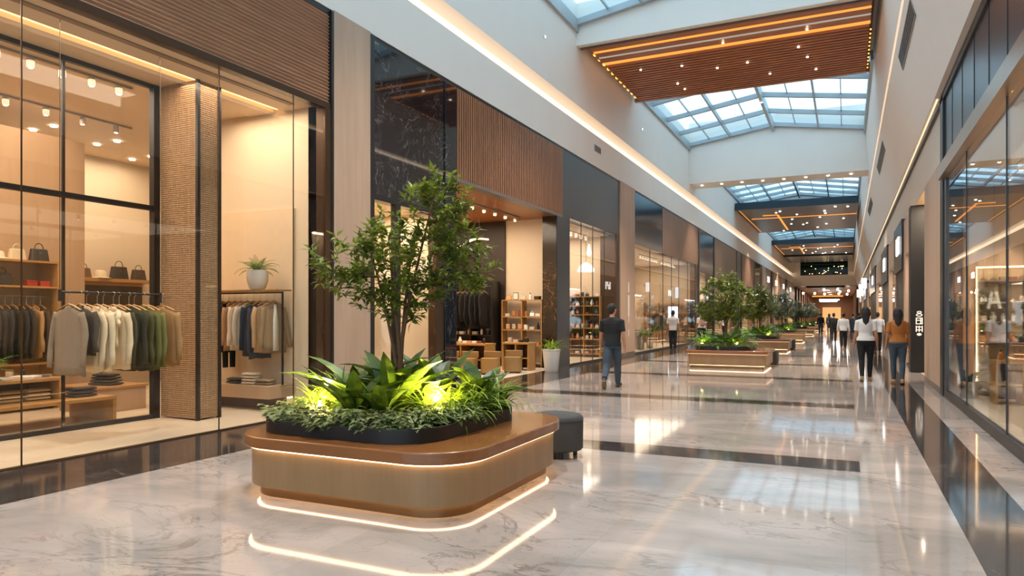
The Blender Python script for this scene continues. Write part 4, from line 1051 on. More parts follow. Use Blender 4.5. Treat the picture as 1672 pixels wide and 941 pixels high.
# ------------------------------------------------------------------ shop goods
def hanger_rail(name, loc, rz, L, h, label, dark=True, legs=True, top=None, feet=.22):
    R = empty(name, loc, rz, label, 'clothes rail')
    m = 'black'
    MB().tube([(0, -L/2, h), (0, L/2, h)], .013, 10).build('bar', MT[m], R, True)
    for s in (-1, 1):
        if legs:
            MB().box(-.012, .012, s*L/2 - .012, s*L/2 + .012, 0, h + .012).build('leg', MT[m], R)
    return R
def garment(loc, rz, w, ln, hexc, label, kind='jacket', inner=None, group=None, seed=0, dep=.085, hang=.16):
    """hangs from loc (the bar point); its plane is local XZ, front is -Y"""
    g = random.Random(seed)
    R = empty({'jacket': 'jacket', 'shirt': 'shirt', 'trousers': 'trousers', 'tee': 't_shirt'}[kind], loc, rz, label, {'jacket': 'jacket', 'shirt': 'shirt', 'trousers': 'trousers', 'tee': 't-shirt'}[kind], group)
    mt = cloth(hexc)
    # hanger
    H = MB(); hz = -hang + .02
    H.tube([(-w*.36, 0, hz - .055), (-w*.15, 0, hz - .008), (0, 0, hz + .012), (w*.15, 0, hz - .008), (w*.36, 0, hz - .055)], [(.016, .007), (.014, .007), (.016, .008), (.014, .007), (.016, .007)], 8)
    hh = H.build('hanger', MT['oak'], R, True)
    K = MB(); K.tube([(0, 0, hz + .01), (0, 0, -.045)] + [(.026*sin(a), 0, -.0 - .026*cos(a) + .0) for a in (0, .8, 1.6, 2.4, 3.1, 3.9)], .003, 5); K.build('hook', paint('#b8b0a6', .3, .9), hh, True)
    if kind == 'trousers':
        for s in (-1, 1):
            B = MB(); B.tube([(s*w*.16, 0, -hang - .02), (s*w*.18, .005, -hang - ln*.35), (s*w*.17, 0, -hang - ln)], [(w*.17, .032), (w*.17, .026), (w*.13, .022)], 14, (1, 0, 0)); B.build('trouser_leg', mt, R, True)
        MB().box(-w*.34, w*.34, -.034, .034, -hang - .04, -hang + .0).build('waistband', mt, R, False, .008)
        return R
    B = MB(); N = 36; rows = []
    prof = [(-hang + .01, .13, .7), (-hang - .015, .2, .8), (-hang - .05, .62, .9), (-hang - .09, .90, 1), (-hang - .16, .93, 1), (-hang - .30, .90, 1.05), (-hang - .45, .90, 1.1), (-hang - .62 * ln/.72, .96, 1.15), (-hang - ln, 1.0, 1.1)]
    if ln < .62: prof = [p for p in prof if p[0] > -hang - ln + .05 or p is prof[-1]]
    ph = [g.uniform(0, 6) for _ in range(4)]
    vs = []
    for i, (z, wf, df) in enumerate(prof):
        tt = i/(len(prof) - 1)
        for k in range(N):
            a = 2*pi*k/N; c, s_ = cos(a), sin(a)
            x = w*.5*wf*(abs(c)**.7)*(1 if c > 0 else -1); y = dep*.5*df*(abs(s_)**.8)*(1 if s_ > 0 else -1)
            fold = .009*tt*(sin(x*42 + ph[0]) + .6*sin(x*75 + ph[1]))*(abs(s_))
            dzz = .012*sin(x*30 + ph[2])*tt if i == len(prof) - 1 else 0
            vs.append((x + .008*tt*sin(z*14 + ph[3]), y + fold, z + dzz))
    m_ = len(prof)
    B.add(vs, [(i*N + k, (i+1)*N + k, (i+1)*N + (k+1) % N, i*N + (k+1) % N) for i in range(m_ - 1) for k in range(N)] + [tuple(range(N)), tuple(range((m_-1)*N, m_*N))[::-1]])
    B.build('body', mt, R, 'all')
    for s in (-1, 1):
        sl = ln*(.80 if kind != 'tee' else .3)
        S = MB(); sw = g.uniform(.0, .05); P = []; rd = []
        for t in (0, .08, .2, .4, .6, .8, 1):
            P.append((s*(w*.40 + .035*min(1, t*5) + .045*t + .012*sin(6*t + ph[0])), -.02*t - sw*t*t + .006*sin(9*t + ph[1]), -hang - .075 - sl*t))
            rr_ = .05 - .012*t + (.006*sin(16*t + ph[2]) if t > .2 else 0); rd.append((rr_, rr_*.6))
        S.tube(P, rd, 12); S.build('sleeve', mt, R, 'all')
    if kind in ('jacket', 'shirt'):
        c = MB()
        for s in (-1, 1):
            c.add([(0, -dep*.52, -hang - .20), (s*.05, -dep*.50, -hang - .11), (s*.062, -dep*.40, -hang - .03), (s*.048, -.0, -hang + .028), (s*.03, -.0, -hang + .03), (s*.022, -dep*.42, -hang - .07)], [(0, 1, 2, 5), (2, 3, 4, 5)] if s > 0 else [(5, 2, 1, 0), (5, 4, 3, 2)])
        o = c.build('collar', mt, R, True); md = o.modifiers.new('t', 'SOLIDIFY'); md.thickness = .012
        if inner:
            I = MB(); I.add([(-.02, -dep*.5, -hang - .02), (.02, -dep*.5, -hang - .02), (.045, -dep*.66, -hang - .3), (.05, -dep*.72, -hang - ln*.97), (-.05, -dep*.72, -hang - ln*.97), (-.045, -dep*.66, -hang - .3)], [(0, 5, 2, 1), (5, 4, 3, 2)])
            o = I.build('lining', cloth(inner), R, True); md = o.modifiers.new('t', 'SOLIDIFY'); md.thickness = .01
        else:
            b = MB()
            for k in range(4): b.ell((.004, -dep*.60, -hang - .24 - k*ln*.16), (.008, .004, .008), 8, 5)
            b.build('button', paint('#3a3028', .3), R, True)
    return R

def place(kind, loc, rz, s, hexc, label, group=None, sz=None, h2=None):
    """small shop goods, each with its parts, standing at loc"""
    R = empty(kind, (loc[0], loc[1], loc[2] + .0015), rz, label, kind.replace('_', ' '), group); mt = paint(hexc, .5)
    if kind == 'handbag':
        w, d, h = s, s*.42, s*.78
        B = MB()
        B.rings([(0, 0, 0, .1, .1)], 4) if 0 else None
        B.prism(rr(-w/2, w/2, -d/2, d/2, d*.3, 4), 0, h*.85); 
        # taper
        B.v = [(x*(1 - .22*(z/h)), y*(1 - .5*(z/h)), z) for x, y, z in B.v]
        B.build('body', mt, R, True, .01)
        MB().tube([(w*.22*c, 0, h*.82 + h*.42*sn) for c, sn in ((-1, 0), (-.95, .45), (-.6, .85), (0, 1), (.6, .85), (.95, .45), (1, 0))], .008, 6).build('handle', mt, R, True)
        box('clasp', paint('#b59a62', .3, .8), -.018, .018, -d*.36, -d*.30, h*.5, h*.58, R)
    elif kind == 'bottle':
        MB().lathe([(s*.3, 0), (s*.32, .02), (s*.32, s*.95), (s*.12, s*1.15), (s*.11, s*1.3)], (0, 0, 0), 12).build('body', mt, R, True)
        MB().cyl(0, 0, s*1.3, s*1.5, s*.14, 10).build('cap', MT['black'], R, True)
    elif kind == 'box':
        box('base', mt, -s/2, s/2, -s*.35, s*.35, 0, s*.42, R, .004); box('lid', paint(h2 or hexc, .5), -s*.515, s*.515, -s*.365, s*.365, s*.421, s*.56, R, .004)
    elif kind == 'jar':
        MB().lathe([(s*.4, 0), (s*.45, .02), (s*.45, s*.8), (s*.38, s*.88)], (0, 0, 0), 12).build('body', mt, R, True); MB().cyl(0, 0, s*.88, s*1.05, s*.42, 12).build('lid', paint(h2 or '#8a6a48', .4), R, True)
    elif kind == 'shoe':
        B = MB(); B.tube([(0, -s*.5, s*.18), (0, -s*.3, s*.2), (0, 0, s*.17), (0, s*.32, s*.12), (0, s*.5, s*.09)], [(s*.13, s*.12), (s*.16, s*.16), (s*.16, s*.13), (s*.18, s*.08), (s*.1, s*.04)], 12, (1, 0, 0)); B.tube([(0, -s*.3, s*.22), (0, -s*.32, s*.42)], [s*.14, s*.13], 10)
        B.build('upper', mt, R, True); box('sole', MT['sole'], -s*.17, s*.17, -s*.54, s*.5, 0, s*.06, R, .01)
    elif kind == 'hat':
        MB().lathe([(s*.0, s*.42), (s*.2, s*.40), (s*.27, s*.3), (s*.29, s*.05)][::-1], (0, 0, 0), 18).build('crown', mt, R, True); MB().lathe([(s*.28, .015), (s*.52, 0), (s*.52, .008), (s*.28, .03)], (0, 0, 0), 18).build('brim', mt, R, True)
    elif kind == 'folded_garment':
        g = random.Random(int(abs(loc[0]*97 + loc[1]*31 + loc[2]*53)))
        w, d, h = s, s*.72, sz or .045
        B = MB(); B.tube([(-w/2, 0, h/2), (-w*.48, 0, h/2), (0, 0, h*.5), (w*.46, 0, h/2), (w/2, 0, h*.45)], [(d*.44, h*.3), (d*.5, h*.5), (d*.5, h*.5), (d*.49, h*.48), (d*.44, h*.25)], 16, (0, 1, 0))
        B.build('cloth', cloth(hexc), R, 'all'); box('fold', cloth(hexc), -w*.5, w*.47, -d*.49, -d*.44, h*.2, h*.75, R, .008)
    elif kind == 'picture_frame':
        box('frame', MT['black'], -s/2, s/2, -.012, .012, 0, s*1.3, R, .004); box('print', paint(hexc, .5), -s*.42, s*.42, -.016, -.012, s*.1, s*1.2, R)
    elif kind == 'vase':
        MB().lathe([(s*.2, 0), (s*.36, s*.25), (s*.38, s*.5), (s*.2, s*.85), (s*.16, s*1.0), (s*.2, s*1.08)], (0, 0, 0), 16).build('body', mt, R, True); MB().lathe([(s*.2, s*1.08), (s*.23, s*1.1), (s*.23, s*1.13), (s*.19, s*1.13)], (0, 0, 0), 16).build('rim', mt, R, True)
    elif kind == 'book':
        box('cover', mt, -s*.5, s*.5, -s*.36, s*.36, 0, .03, R, .002); box('pages', paint('#e8dfd0'), -s*.48, s*.505, -s*.34, s*.34, .006, .024, R)
    return R

def potted(loc, s, mesh, mat_pot, label, rz=0, prof=None, pscale=1):
    R = empty('potted_plant', loc, rz, label, 'potted plant')
    pr = prof or [(.13, 0), (.15, .02), (.19, .30), (.20, .31), (.20, .33), (.17, .33), (.165, .28)]
    MB().lathe([(r*s, z*s) for r, z in pr], (0, 0, 0), 28).build('pot', mat_pot, R, True)
    MB().cyl(0, 0, pr[-1][1]*s - .02, pr[-1][1]*s - .005, pr[-1][0]*s*.97, 20).build('soil', MT['soil'], R)
    o = bpy.data.objects.new('foliage', mesh); COL.objects.link(o); o.parent = R; o.location = (0, 0, pr[-1][1]*s - .01); o.scale = (pscale,)*3
    return R

# ---- clothes shop: rail beside the glass (garments face the camera side)
R = hanger_rail('clothes_rail', (-8.0, 5.62, 0), 0, 1.30, 1.765, 'black clothes rail holding cream and olive garments behind the left glass', True, False)
for q in (-.64, .64): MB().cyl(0, q, 1.77, 4.85, .004, 6).build('cable', MT['bronze'], R); MB().box(-.014, .014, q - .014, q + .014, 1.66, 1.79).build('end_bracket', MT['black'], R)
cols = [('#8c7a66', 'jacket', .56, .78, None, 'taupe jacket at the near end of the cream and olive rail'), ('#4a4038', 'shirt', .50, .55, None, 'dark brown shirt tucked behind the taupe jacket'),
        ('#dfc6a2', 'shirt', .52, .76, None, 'first cream shirt on the cream and olive rail'), ('#e2cba8', 'shirt', .52, .75, None, 'second cream shirt on the cream and olive rail'),
        ('#e4d2b4', 'tee', .50, .48, None, 'short white t-shirt in the middle of the cream and olive rail'), ('#dcc4a0', 'shirt', .52, .74, None, 'third cream shirt, next to the olive jackets'),
        ('#3f3a22', 'jacket', .54, .76, None, 'darkest olive jacket, first of the green ones'), ('#302d1d', 'jacket', .54, .76, '#1f2116', 'very dark olive jacket worn open, second of the green ones'),
        ('#4c4826', 'jacket', .54, .78, None, 'olive green jacket, third of the green ones'), ('#5d5c2c', 'jacket', .54, .78, None, 'lighter olive jacket, fourth of the green ones'), ('#6f7038', 'shirt', .52, .74, None, 'lightest green shirt, last of the green ones'),
        ('#a0784c', 'jacket', .56, .74, None, 'tan jacket at the far end, in front of the woven column')]
for k, (c, kd, wd_, ln, inn, lb) in enumerate(cols):
    y = 5.08 + k*.1015 + (.06 if k == 11 else 0)
    garment((-8.0 + (.02 if k % 2 else -.02), y + .02, 1.765 - .009), (.10 if k else .06) + (k % 3 - 1)*.05, wd_, ln, c, lb, kd, inn, None, k, .062)
# ---- rail on the end wall
R = hanger_rail('clothes_rail', (-9.0, 8.5, 0), pi/2, 1.9, 1.86, 'black clothes rail with navy and beige garments in front of the cream wall', True, False)
R2 = R
for nm, x0, x1, y0, y1, z0, z1 in (('post', .93, .955, -.012, .012, .40, 1.89), ('post', .93, .955, -.30, -.275, .40, 1.2)):
    pass
MB().box(-.012, .012, -.95 - .012, -.95 + .012, .40, 1.875).build('post', MT['black'], R); MB().box(-.30, -.276, -.95 - .012, -.95 + .012, .40, 1.1).build('post', MT['black'], R) if 0 else None
MB().box(-.012, .012, .93, .954, .4, 1.875).build('post', MT['black'], R)
MB().box(-.16, .20, -.955, .955, 1.885, 1.91).build('shelf', MT['oakx'], R, False, .004)
c2 = [('#d9bfa2', 'shirt', .44, .62, None, 'pale pink-beige shirt at the inner end of the navy rail'), ('#1d2028', 'jacket', .5, .80, None, 'black-navy jacket, first dark one on the navy rail'), ('#23262f', 'jacket', .5, .80, None, 'second dark navy jacket on the navy rail'),
      ('#14151a', 'trousers', .42, 1.05, None, 'long black trousers hanging below the dark jackets'), ('#b98f68', 'shirt', .48, .76, None, 'camel shirt on the navy rail after the dark jackets'), ('#e3d3bd', 'shirt', .48, .76, None, 'cream shirt before the blue shirts on the navy rail'),
      ('#dccab2', 'shirt', .48, .74, None, 'off-white shirt close beside the blue shirts'), ('#29313d', 'shirt', .48, .84, None, 'dark blue shirt, first of the blue pair'), ('#2d3848', 'shirt', .48, .88, None, 'longer dark blue shirt, second of the blue pair'),
      ('#c29a6c', 'jacket', .5, .78, None, 'tan jacket before the last jacket on the navy rail'), ('#8f7453', 'jacket', .5, .78, '#e9e1d2', 'brown jacket with pale lining at the outer end of the navy rail')]
for k, (c, kd, wd_, ln, inn, lb) in enumerate(c2):
    x = -9.62 + k*.137 + (.02 if k == 10 else 0)
    garment((x, 8.5, 1.86 - .009), pi/2 - .14 + (k % 3 - 1)*.05, wd_*.9, ln, c, lb, kd, inn, None, 40 + k, .07)
# platform below
R = empty('display_platform', (-9.0, 8.48, .19), 0, 'floating wooden display platform under the navy and beige clothes rail', 'platform')
MB().box(-1.0, .92, -.24, .32, 0, .205).build('deck', MT['beige_dk'], R, False, .008); box('light_strip', emit('platform_led', '#ffd9a8', 3.5), -1.0, .9, .24, .30, -.03, -.002, R)
MB().box(-.95, .85, .12, .22, -.19, 0).build('support', paint('#6a5640'), R)
for k, (x, n, c, nm) in enumerate(((-8.95, 2, '#3a3028', 'dark brown'), (-8.62, 4, '#dcc9ac', 'cream'), (-8.33, 2, '#8e7556', 'tan'))):
    for j in range(n):
        place('folded_garment', (x + .01*(j % 2), 8.42, .396 + j*.047), .04*j, .27, c, f'folded {nm} garment, {ORD[j]} up in its pile on the floating platform', None, .045)
potted((-8.52, 8.44, 1.912), 1.0, fern_mesh(5, 26, .42, .09, (.55, 1.4)).mesh('fern_fronds', MT['fern'], True), paint('#d9cfc2', .5), 'fern in a pale round pot on top of the navy rail shelf', .4, [(.10, 0), (.125, .02), (.165, .14), (.17, .25), (.155, .31), (.15, .31), (.14, .27)], 1.0)

# ---- clothes shop: wall shelf unit at the left with dark jackets
R = empty('shelf_unit', (-11.75, 6.55, 0), 0, 'tall oak shelf unit at the left edge with bags above dark jackets', 'shelf unit')
for y0 in (-1.4, .58): MB().box(-.24, .24, y0, y0 + .03, 0, 2.36).build('side_panel', MT['oak'], R)
for z in (2.33, 1.93, .1, .72): MB().box(-.24, .24, -1.37, .58, z, z + .03).build('shelf', MT['oak'], R)
box('back_panel', MT['beige_dk'], -.25, -.235, -1.4, .61, 0, 2.36, R); MB().tube([(.08, -1.37, 1.80), (.08, .58, 1.80)], .012, 8).build('rail', MT['bronze_lt'], R, True)
for k in range(8):
    garment((-11.67, 6.22 + k*.105, 1.791), .1 - .05*(k % 3), .38, .80, ('#23242a', '#1d1e23', '#2c2d33', '#26221f', '#201f24', '#2a2523', '#b08452', '#3a2a20')[k], f'{("charcoal","black","slate","dark brown-black","inky","dark umber","tan","dark brown")[k]} jacket hanging in the oak shelf unit at the left edge', 'jacket', None, None, 70 + k, .065)
for (k_, y, z, s, c, lb) in (('hat', 6.35, 2.362, .30, '#dccbb0', 'cream hat on top of the left oak shelf unit'), ('handbag', 6.62, 2.362, .26, '#cdb795', 'pale handbag on top of the left oak shelf unit'), ('handbag', 6.95, 2.362, .30, '#2a2622', 'dark handbag on top of the left oak shelf unit'),
        ('handbag', 6.4, 1.962, .28, '#241f1c', 'black handbag inside the left oak shelf unit'), ('box', 6.82, 1.962, .16, '#b02a22', 'small red box inside the left oak shelf unit, nearer one'), ('box', 7.02, 1.962, .15, '#c23a2c', 'small red box inside the left oak shelf unit, inner one')):
    place(k_, (-11.7, y, z), pi/2, s, c, lb)
# ---- display tables
R = empty('display_table', (-10.0, 5.55, 0), 0, 'two-tier oak display table behind the left glass', 'display table')
MB().box(-.35, .35, -1.55, .50, .615, .66).build('table_top', MT['oak'], R, False, .006); MB().box(-.35, .35, .45, .5, .36, .615).build('side_panel', MT['oak'], R); MB().box(-.35, .35, -1.55, -1.5, .36, .615).build('side_panel', MT['oak'], R)
box('back_panel', paint('#2a1d14', .6), -.35, -.33, -1.5, .45, .36, .615, R)
MB().box(-.4, .62, -1.6, 1.10, .31, .36).build('lower_shelf', MT['oak'], R, False, .006)
for y0 in (-1.6, -.62, 1.05): MB().box(-.38, .6, y0, y0 + .05, 0, .31).build('leg', MT['oak'], R)
for k, (x, y, kd, s, c, lb) in enumerate(((-9.85, 5.0, 'book', .3, '#d9d3c8', 'white magazine lying at the near end of the oak display table'), (-9.8, 5.33, 'book', .24, '#b9c4c8', 'pale blue magazine lying on the oak display table'), (-9.85, 5.68, 'book', .3, '#e3d9c8', 'cream magazine lying on the oak display table'), (-9.9, 5.9, 'book', .24, '#6a5f55', 'grey book at the far end of the oak display table'), (-10.1, 5.2, 'picture_frame', .2, '#8fa3ad', 'small framed print propped on the oak display table'), (-10.1, 5.62, 'jar', .1, '#cdb49a', 'small glass jar on the oak display table'), (-10.12, 5.8, 'bottle', .09, '#3a2c24', 'dark bottle on the oak display table'))):
    place(kd, (x, y, .661), .3*k, s, c, lb)
for k, (y, c, nm) in enumerate(((5.1, '#241d19', 'black'), (5.45, '#b08a5c', 'tan'), (5.8, '#c29c6c', 'camel'))):
    for j in range(3): place('folded_garment', (-9.85, y, .361 + j*.052), pi/2, .3, c, f'folded {nm} garment, {ORD[j]} up in its pile on the lower shelf of the oak table', None, .05)
for j in range(3): place('folded_garment', (-9.7, 6.33, .361 + j*.045), pi/2, .34, ('#2c2620', '#3c342c', '#241f1b')[j], f'folded dark grey garment, {ORD[j]} up at the far end of the oak table', None, .043)
place('box', (-9.62, 4.75, .361), pi/2, .36, '#e4ddd0', 'white lidded box on the near end of the oak table lower shelf', None)
potted((-9.62, 5.12, .665), .5, FN[1], paint('#4a4038'), 'fern in a small dark pot at the left edge on the oak table', 0, None, .9)
R = empty('display_plinth', (-10.7, 7.35, 0), 0, 'low wooden plinth behind the glass beside the woven column', 'plinth')
box('body', MT['beige_dk'], -.45, .45, -.42, .42, 0, .36, R, .01); box('top', MT['oak'], -.48, .48, -.45, .45, .36, .40, R, .008)
for j in range(4): place('folded_garment', (-10.55, 7.3, .401 + j*.045), .2, .42 - .03*j, ('#3a332c', '#4c4339', '#39322b', '#2c2620')[j], f'folded dark garment, {ORD[j]} up in the pile on the low plinth', None, .043)
R = empty('mannequin_stand', (-10.9, 7.45, .40), 0, 'slim dark stand rising from the low plinth behind the olive garments', 'stand'); MB().cyl(0, 0, 0, .02, .10, 16).build('base', MT['black'], R, True); MB().cyl(0, 0, .02, .85, .018, 10).build('pole', MT['black'], R, True); MB().ell((0, 0, .9), (.1, .06, .1)).build('head_block', MT['oak'], R, True)
# ---- back wall shelves
R = empty('wall_shelf', (-14.18, 9.2, 2.2), 0, 'oak wall shelf at the back of the clothes shop carrying bags', 'wall shelf'); MB().box(-.22, .25, -1.5, 1.6, 0, .07).build('board', MT['oak'], R, False, .005); box('cleat', MT['oak'], -.22, -.18, -1.5, 1.6, -.06, 0, R)
R = empty('wall_shelf', (-14.18, 9.2, 1.25), 0, 'long dark-backed lower wall shelf at the back of the clothes shop', 'wall shelf'); MB().box(-.22, .25, -1.5, 1.6, 0, .06).build('board', MT['oak'], R); box('back_panel', paint('#3a2a1d', .6), -.22, -.2, -1.5, 1.6, .06, .9, R)
for k, (y, kd, s, c, lb) in enumerate(((8.55, 'folded_garment', .4, '#e2d4bd', 'cream folded blanket on the back wall shelf'), (8.95, 'handbag', .30, '#5a3a28', 'brown handbag on the back wall shelf'), (9.25, 'handbag', .30, '#6b4a36', 'second brown handbag on the back wall shelf'), (9.6, 'hat', .42, '#d8c5a4', 'straw hat on the back wall shelf'), (10.02, 'handbag', .40, '#2a211b', 'large black handbag on the back wall shelf'), (10.48, 'handbag', .34, '#3a2c22', 'dark brown handbag at the far end of the back wall shelf'))):
    place(kd, (-14.08, y, 2.271), pi/2, s, c, lb)
for k in range(4): place('box', (-14.08, 8.5 + k*.5, 1.311), pi/2, .3, ('#caa878', '#e0cfb2', '#8a6a48', '#d9c4a0')[k], f'{("tan","cream","brown","sand")[k]} lidded box on the lower back wall shelf')
# ---- track lights
def track(x, y0, y1, z, n, label, e=0):
    R = empty('track_light', (x, y0, z), 0, label, 'track light'); L = y1 - y0
    box('rail', paint('#8d7f70', .4), -.018, .018, 0, L, -.03, 0, R)
    for k in range(n):
        y = L*(k + .5)/n; h = MB().cyl(0, 0, -.16, -.045, .045, 12).cyl(0, 0, -.045, -.03, .012, 6); h = h.build('spot_head', paint('#b3a593', .4), R, True); h.location = (0, y, 0)
        q = MB().cyl(0, 0, -.165, -.16, .028, 12).build('lens', MT['lamp'], h, True)
    return R
track(-9.55, 2.5, 7.0, 4.87, 11, 'ceiling track with spotlights just behind the left inner glass')
track(-11.6, 2.5, 8.5, 4.87, 10, 'second ceiling track with spotlights deeper in the clothes shop')
for k in range(9):
    o = downlight(None, -13.9 + (k % 3)*.6, 7.8 + (k//3)*1.2, 4.87, .06); lab(o, f'small ceiling downlight at the back of the clothes shop, {("near", "middle", "far")[k//3]} row, {("inner", "middle", "outer")[k % 3]} one', 'downlight', 'downlights at the back of the clothes shop')

def area(loc, e, sx, sy, col=WARM, rot=(0, 0, 0)): return light('shop_light', 'AREA', loc, e, col, None, rot, shape='RECTANGLE', size=sx, size_y=sy)
area((-10.6, 4.5, 4.8), 170, 2.6, 6, WARM); area((-13.2, 8.8, 4.8), 80, 1.8, 3.5, WARM); area((-8.25, 5.0, 4.80), 90, .8, 7, WARM); area((-8.6, 8.2, 4.80), 26, 1.6, .8, WARM)
area((-8.3, 11.1, 3.55), 60, 1.0, 1.8, WARM); area((-10, 15.6, 4.2), 230, 4, 4.5, (1, .8, .58)); area((-9, 21.8, 4.28), 120, 2.4, 4, WARM2); area((-9, 32.5, 4.2), 260, 2.6, 11, WARM)
area((3.6, 10.5, 4.0), 110, 2.6, 9, WARM)

# ---- small display in the marble window
R = empty('display_plinth', (-8.8, 10.9, 0), 0, 'white display plinth in the window under the black marble', 'plinth'); box('body', paint('#e5d8c6'), -.12, .25, -.65, -.05, 0, 1.15, R, .01); box('top', paint('#f0e6d8'), -.14, .27, -.67, -.03, 1.15, 1.19, R)

# ---- open shop: shelves on the far wall
def shelving(name, loc, W, D, tiers, H, label, m='oakx', ups=3, back=None, rz=0):
    R = empty(name, loc, rz, label, 'shelf unit')
    for k in range(ups):
        x = -W/2 + W*k/(ups - 1); MB().box(x - .014, x + .014, -D/2, D/2, 0, H).build('upright', MT[m], R)
    for z in tiers: MB().box(-W/2, W/2, -D/2, D/2, z, z + .028).build('shelf', MT[m], R)
    if back: box('back_panel', back, -W/2, W/2, D/2 - .01, D/2, 0, H, R)
    return R
def stock(x0, x1, y, z, n, seed, where, palette, kinds, smax=.2):
    g = random.Random(seed); 
    for k in range(n):
        x = x0 + (x1 - x0)*(k + .5)/n; kd = kinds[g.randrange(len(kinds))]; c, cn = palette[g.randrange(len(palette))]; w_ = (x1 - x0)/n
        s = {'handbag': min(w_*.8, .26), 'bottle': min(w_*.8, .13), 'box': min(w_*.75, .2), 'jar': min(w_*.8, .16), 'shoe': .26, 'hat': min(w_*.8, .26), 'vase': min(w_*1.0, .2), 'picture_frame': min(w_*.7, .2), 'book': min(w_*.8, .22)}[kd]
        place(kd, (x, y, z), (pi if kd == 'shoe' else 0) + g.uniform(-.2, .2), s, c, f'{cn} {kd.replace("_", " ")}, {ORD[k]} from left, {where}')
PAL = [('#2a201a', 'dark brown'), ('#e5d9c8', 'cream'), ('#b0713f', 'copper'), ('#d8a070', 'peach'), ('#1c1a1a', 'black'), ('#c8b89f', 'sand'), ('#8a4a30', 'rust'), ('#efe8dc', 'white')]
shelving('shelf_unit', (-8.45, 18.6, 0), 1.25, .34, (.12, .62, 1.06, 1.44, 1.92), 1.95, 'oak shelf unit against the cream wall of the open shop')
for k, z in enumerate((.648, 1.088, 1.468, 1.948)):
    stock(-9.03, -7.88, 18.55, z, 6 if k < 3 else 5, 100 + k, f'{("lowest","second","third","top")[k]} tier of the open shop oak shelves', PAL, ('bottle', 'box', 'jar', 'handbag', 'picture_frame'))
shelving('shelf_unit', (-10.05, 18.5, 0), 1.5, .4, (.1, .5, .9), 2.5, 'dark cabinet with hanging black clothes in the open shop', 'black', 3, paint('#120d0b'))
for k in range(8):
    garment((-10.6 + .16*k, 18.1, 2.326), pi/2 - .2, .45, .85 + .1*(k % 3), ('#141213', '#1c191a', '#0f0e10', '#201a18')[k % 4], f'black garment hanging in the open shop, {ORD[k]} from the left', 'jacket', None, None, 90 + k, .07)
hanger_rail('clothes_rail', (-10.0, 18.1, 0), pi/2, 1.5, 2.335, 'tall black rail with black clothes in the open shop')
stock(-10.7, -9.4, 18.4, .93, 6, 120, 'dark cabinet of the open shop', PAL, ('bottle', 'jar', 'box'))
def table(loc, W, D, H, label, rz=0):
    R = empty('display_table', loc, rz, label, 'display table')
    MB().box(-W/2, W/2, -D/2, D/2, H - .05, H).build('table_top', MT['oakx'], R, False, .005)
    for s in (-1, 0, 1): MB().box(s*(W/2 - .025) - .02, s*(W/2 - .025) + .02, -D/2 + .02, D/2 - .02, 0, H - .05).build('leg', MT['oakx'], R)
    box('lower_shelf', MT['oakx'], -W/2 + .05, W/2 - .05, -D/2 + .05, D/2 - .05, .32, .35, R); box('back_panel', paint('#5a3a20'), -W/2, W/2, D/2 - .03, D/2 - .01, .05, H - .05, R); return R
table((-9.15, 16.4, 0), 1.5, .6, .76, 'long oak display table at the front of the open shop')
table((-8.1, 17.5, 0), .8, .5, .76, 'short oak display table beside the open shop shelves')
stock(-9.8, -8.5, 16.35, .761, 9, 131, 'long oak table of the open shop', PAL, ('bottle', 'box', 'jar', 'book', 'vase')); stock(-8.45, -7.78, 17.5, .761, 4, 133, 'short oak table of the open shop', PAL, ('bottle', 'jar', 'box'))
for k, (x, y) in enumerate(((-9.2, 15.55), (-8.65, 15.6), (-8.15, 15.9), (-7.85, 16.6))):
    R = empty('cube_stool', (x, y, 0), .1*k, f'low tan leather tub stool, {ORD[k]} from the left before the open shop tables', 'stool')
    MB().prism(rr(-.22, .22, -.2, .2, .07, 5), .04, .42).build('seat', paint('#94703f', .4), R, True, .012); MB().prism(rr(-.2, .2, -.18, .18, .05, 4), 0, .04).build('base', MT['black'], R); MB().prism(rr(-.23, .23, .15, .21, .025, 4), .42, .58).build('backrest', paint('#94703f', .4), R, True, .01)
track(-8.4, 13.2, 18.2, 4.3, 8, 'ceiling track with spotlights in the open shop, near the opening'); track(-9.9, 13.2, 18.2, 4.3, 7, 'ceiling track with spotlights deeper in the open shop')
R = empty('pendant_light', (-10.2, 17.6, 3.55), 0, 'curved ribbon of light hanging inside the open shop', 'ribbon light')
MB().tube([(-1.0 + .25*k, .35*sin(k*.6), .08*cos(k*.8)) for k in range(10)], [(.06, .02)]*10, 8, (0, 1, 0)).build('ribbon', emit('ribbon', '#ffd09a', 4), R, True)
[MB().cyl(-1.0 + .25*k, .35*sin(k*.6), .06*cos(k*.8) + .02, .745, .004, 5).build('cable', MT['black'], R) for k in (0, 4, 8)]
potted((-7.08, 17.35, 0), 1.0, GR[1], MT['pot'], 'spiky green plant in a tall white pot beside the gold-veined column', 0, [(.17, 0), (.18, .02), (.235, .56), (.245, .57), (.245, .6), (.22, .6), (.21, .54)], 1.3)
